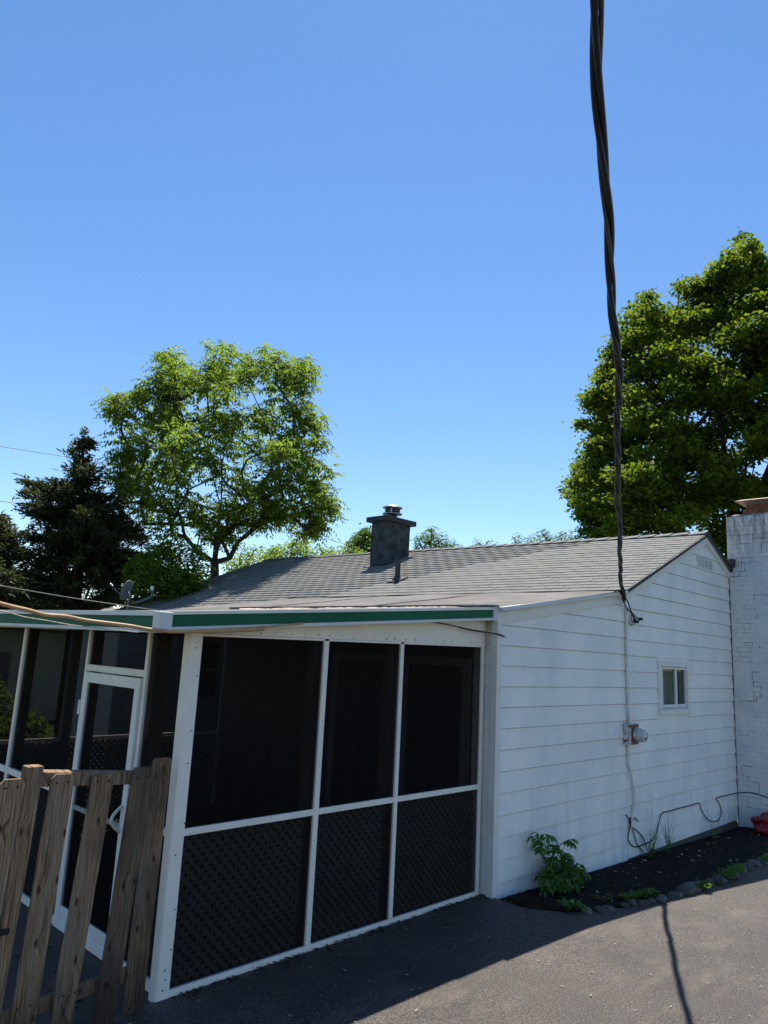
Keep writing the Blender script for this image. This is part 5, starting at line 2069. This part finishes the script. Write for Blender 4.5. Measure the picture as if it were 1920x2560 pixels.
# ---- shrubs and treetops seen over the roof
def bush(name, label, cat, poly, hd, depth, n, seed, size, mat, wfac=0.6, twigs=60, group='treetops beyond the roof', pin=False):
    rs = np.random.RandomState(seed)
    pc = np.mean(np.array(poly), 0)
    b = at(pc[0], pc[1], hd)
    T_ = thing(name, label, cat, (b[0], b[1], -0.45), group)
    tg = volume_points(poly, twigs, hd, depth, rs, 40)
    sk = [np.array([b[0], b[1], -0.45]), np.array([b[0], b[1], max(0.5, tg[:, 2].min()-0.6)])]
    nodes, par = grow(sk, [-1, 0], tg, sk[1], rs)
    branch_mesh(nodes, par, 'trunk', M['bark'], T_, 0.10, 0.006, 5)
    n *= 2
    P = tg[rs.randint(0, len(tg), n)]+rs.randn(n, 3)*size*1.3
    P = P[keep(P, poly, rs, 6, 0.03)]
    n = len(P)
    a = rs.rand(n)*6.28
    size *= 0.85
    if pin:
        V, F = pinnate(P, np.stack([np.cos(a), np.sin(a), 0.3+0.4*rs.rand(n)], 1), rs, 0.4, 5, size, size*0.36, 0.4)
    else:
        D = np.stack([np.cos(a), np.sin(a), 0.1+0.5*rs.randn(n)], 1)
        V, F = leaf_quads(P, D, np.array([0, 0, 1.0])+rs.randn(n, 3)*0.5, size*(0.6+0.8*rs.rand(n)), size*wfac*(0.6+0.8*rs.rand(n)), 0.2)
    np_mesh('crown', V, F, mat, T_)


bush('leafy_shrub', 'dark leafy shrub under the open tree beside the dish', 'shrub', [(310, 1420), (370, 1370), (430, 1350), (500, 1365), (530, 1420), (500, 1520), (420, 1560), (340, 1560), (310, 1500)], 20.0, 1.2, 5200, 51, 0.15, M['l_walnut'], 0.5, 90, 'shrubs behind the house')
bush('leafy_shrub', 'bright leafy shrub right of the trunk along the ridge end', 'shrub', [(560, 1400), (600, 1360), (680, 1370), (760, 1340), (820, 1375), (812, 1420), (640, 1450), (560, 1450)], 27.0, 1.2, 3000, 52, 0.14, M['l_walnut'], 0.5, 90, 'shrubs behind the house')
bush('distant_tree', 'round green treetop showing just left of the dark roof chimney', 'tree', [(880, 1345), (905, 1325), (930, 1322), (960, 1340), (965, 1420), (860, 1420), (862, 1370)], 34, 1.2, 2600, 53, 0.16, M['l_far'])
bush('distant_tree', 'low yellow green foliage along the ridge between tree and chimney', 'tree', [(795, 1385), (850, 1365), (880, 1368), (930, 1385), (930, 1425), (795, 1425)], 26, 0.8, 700, 54, 0.13, M['l_walnut'], 0.4, 40, pin=False)
bush('distant_tree', 'spiky treetop just right of the dark roof chimney', 'tree', [(1035, 1345), (1060, 1335), (1080, 1312), (1100, 1330), (1122, 1338), (1118, 1358), (1130, 1352), (1150, 1362), (1152, 1410), (1040, 1410)], 36, 1.0, 1500, 55, 0.17, M['l_far'], 0.35, 55)
bush('distant_tree', 'small tuft of foliage above the middle of the ridge', 'tree', [(1182, 1352), (1190, 1346), (1204, 1362), (1225, 1350), (1244, 1358), (1240, 1400), (1185, 1400)], 36, 0.8, 420, 56, 0.15, M['l_far'], 0.35, 30)
bush('distant_tree', 'long low treetop above the ridge beside the maple', 'tree', [(1282, 1345), (1290, 1335), (1310, 1345), (1330, 1340), (1360, 1325), (1375, 1340), (1400, 1335), (1425, 1328), (1440, 1345), (1450, 1400), (1290, 1400)], 36, 1.0, 1500, 57, 0.17, M['l_far'], 0.35, 60)
bush('garden_bush', 'yellow green bush seen through the porch screens at left', 'bush', [(-60, 1760), (0, 1700), (40, 1770), (110, 1800), (125, 1840), (60, 1900), (-80, 1930)], 15.5, 0.8, 1300, 58, 0.12, M['l_walnut'], 0.6, 50, 'shrubs behind the house')

# ================================================================== FAR AND SMALL THINGS
# satellite dish on a mast
dc = at(317, 1476, 16.5)
DI = thing('satellite_dish', 'grey satellite dish on a thin mast above the porch roof at left', 'satellite dish', (dc[0], dc[1], -0.45))
dn_ = np.array([-0.60, 0.78, 0.30])
dn_ /= np.linalg.norm(dn_)
prof = [(r, 0.35*r*r) for r in (0.001, 0.06, 0.11, 0.16, 0.20, 0.225)]
prof2 = [(r, h-0.012) for r, h in prof[::-1]]
MB().lathe(prof+prof2, tuple(dc), tuple(dn_), 26).build('reflector', M['dish'], DI, smooth=True)
MB().tube([dc-dn_*0.03, dc-dn_*0.08+np.array([0, 0, -0.12]), np.array([dc[0]+0.03, dc[1], 2.6]), np.array([dc[0]+0.03, dc[1], -0.45])], 0.022, 8).build('mast', M['dish'], DI, smooth=True)
MB().tube([dc+np.array([0, 0, -0.22]), dc+dn_*0.36+np.array([0, 0, -0.02])], 0.010, 6).build('feed_arm', M['dish'], DI)
MB().tube([dc+dn_*0.34+np.array([0, 0, -0.02]), dc+dn_*0.40+np.array([0, 0, 0.0])], 0.025, 8).build('feed_horn', M['steel'], DI)
# pale gooseneck pipe on the roof edge
gp = [at(335, 1508, 18.5), at(360, 1500, 18.5), at(377, 1492, 18.5), at(381, 1482, 18.5), at(380, 1476, 18.5)]
GN = thing('gooseneck_pipe', 'pale bent pipe at the low end of the shingle roof', 'pipe', tuple(gp[2]))
MB().tube(spline(gp, 5), 0.035, 8).build('pipe_run', M['dish'], GN, smooth=True)
MB().tube([gp[-1], gp[-1]+np.array([0, 0, 0.10])], 0.06, 10).build('pipe_hood', M['steel'], GN)
# utility pole and wires
pb = at(308, 1230, 33)
UP_ = thing('utility_pole', 'pale utility pole half hidden by the leafy tree', 'utility pole', (pb[0], pb[1], -0.45))
MB().tube([(pb[0], pb[1], -0.45), (pb[0], pb[1], at(308, 1165, 33)[2])], [0.16, 0.12], 10).build('pole', M['polewood'], UP_, smooth=True)
MB().tube([at(272, 1160, 33), at(322, 1168, 33)], 0.06, 6).build('crossarm', M['polewood'], UP_)
for i, (q, lab) in enumerate((([(-200, 1085, 30), (0, 1116, 31), (140, 1138, 32), (272, 1158, 33)], 'upper thin utility wire crossing the sky at left'),
                              ([(-200, 1235, 30), (0, 1253, 31), (60, 1258, 32), (300, 1262, 33)], 'lower thin utility wire behind the cedar'),
                              ([(-200, 1425, 9), (0, 1464, 9.6), (200, 1498, 10.4), (420, 1530, 11)], 'thin wire sagging over the porch roof in front of the cedars'),
                              ([(700, 1330, 33), (815, 1347, 34), (880, 1366, 35), (960, 1385, 36)], 'thin wire between the leafy tree and the chimney'))):
    pts = [at(*k) for k in q]
    o = MB().tube(spline(pts, 6), 0.013 if i != 2 else 0.006, 5).build('utility_wire', M['wire'], None, smooth=True, origin=tuple(pts[1]))
    tag(o, lab, 'wire')

# neighbour's roof under the cedars
NH = thing('neighbour_house', 'low house with pale shingle roof under the dark cedars', 'house', (1.2, 23.0, -0.45))
MB().add([(-6, 20.6, 2.55), (11, 20.6, 2.55), (11, 24.5, 3.6), (-6, 24.5, 3.6), (-6, 20.6, 2.45), (11, 20.6, 2.45), (11, 24.5, 3.5), (-6, 24.5, 3.5)],
         [(0, 1, 2, 3), (7, 6, 5, 4), (0, 4, 5, 1), (1, 5, 6, 2), (2, 6, 7, 3), (3, 7, 4, 0)]).build('roof', M['shingle'], NH)
MB().box(-5.7, 10.7, 21.0, 28.0, -0.45, 2.6).build('wall', M['siding'], NH)

# white outbuilding seen through the screens, and the grey board fence
OB = thing('outbuilding', 'white sided outbuilding with small window seen dimly through the porch screens', 'shed', (0.9, 7.6, -0.45))
MB().box(-0.72, 2.3, 7.02, 8.6, -0.45, 2.55).build('wall', M['siding'], OB)
for k in range(14):
    MB().prism([(7.006, -0.40+k*0.21), (7.019, -0.40+k*0.21), (7.019, -0.40+k*0.21+0.205), (7.016, -0.40+k*0.21+0.205)], 'x', -0.72, 2.3).build('siding_board', M['siding'], OB)
wO = MB().box(0.80, 1.28, 6.985, 7.004, 1.33, 2.42).build('window', M['trim'], OB)
MB().box(0.88, 1.20, 6.978, 6.984, 1.40, 1.86).build('pane', M['darkdoor'], wO)
MB().box(0.88, 1.20, 6.978, 6.984, 1.90, 2.35).build('pane', M['darkdoor'], wO)
MB().box(-0.8, 2.38, 6.95, 8.7, 2.551, 2.62).build('roof', M['shingle'], OB)
BF = thing('board_fence', 'grey upright board fence at the back of the yard seen through the screens', 'fence', (-4.5, 12.0, -0.45))
for k in range(48):
    x = -8.0+0.155*k
    MB().box(x, x+0.146, 12.0+random.uniform(-0.004, 0.004), 12.02, -0.45, 1.95+random.uniform(-0.01, 0.01)).build('board', M['board'], BF)
MB().box(-8.0, -0.6, 12.03, 12.07, 1.5, 1.6).build('rail', M['board'], BF)

# things kept in the porch
MO = thing('push_mower', 'dark push mower with tall handle standing inside the porch', 'lawn mower', (-1.9, 2.7, -0.02))
MB().box(-2.2, -1.65, 2.45, 2.95, 0.10, 0.26).build('deck', M['mower'], MO, bevel=0.05)
MB().lathe([(0.14, 0), (0.15, 0.02), (0.15, 0.14), (0.10, 0.20)], (-1.93, 2.7, 0.262), seg=16).build('engine', M['mower'], MO)
for (x, y) in ((-2.15, 2.42), (-2.15, 2.98), (-1.7, 2.42), (-1.7, 2.98)):
    MB().lathe([(0.09, -0.02), (0.10, -0.01), (0.10, 0.02), (0.09, 0.03)], (x, y, 0.085), (0, 1, 0), 16).build('wheel', M['mower'], MO)
MB().tube(spline([(-1.68, 2.48, 0.2), (-1.2, 2.5, 0.75), (-0.95, 2.5, 1.12), (-0.88, 2.58, 1.18), (-0.88, 2.82, 1.18), (-0.95, 2.9, 1.12), (-1.2, 2.9, 0.75), (-1.68, 2.92, 0.2)], 5), 0.014, 7).build('handle', M['mower'], MO, smooth=True)
CA = thing('folding_cart', 'dark cart with looped handle standing behind the first front screen', 'cart', (-2.6, 1.9, -0.02))
MB().box(-2.9, -2.3, 1.7, 2.1, 0.15, 0.75).build('tub', M['mower'], CA, bevel=0.03)
MB().tube(spline([(-2.32, 1.74, 0.7), (-2.2, 1.74, 1.1), (-2.1, 1.8, 1.25), (-2.1, 2.0, 1.25), (-2.2, 2.06, 1.1), (-2.32, 2.06, 0.7)], 5), 0.013, 7).build('handle', M['mower'], CA, smooth=True)
for (x, y) in ((-2.8, 1.66), (-2.8, 2.14), (-2.4, 1.66), (-2.4, 2.14)):
    MB().lathe([(0.08, -0.02), (0.085, 0.0), (0.08, 0.02)], (x, y, 0.065), (0, 1, 0), 14).build('wheel', M['mower'], CA)
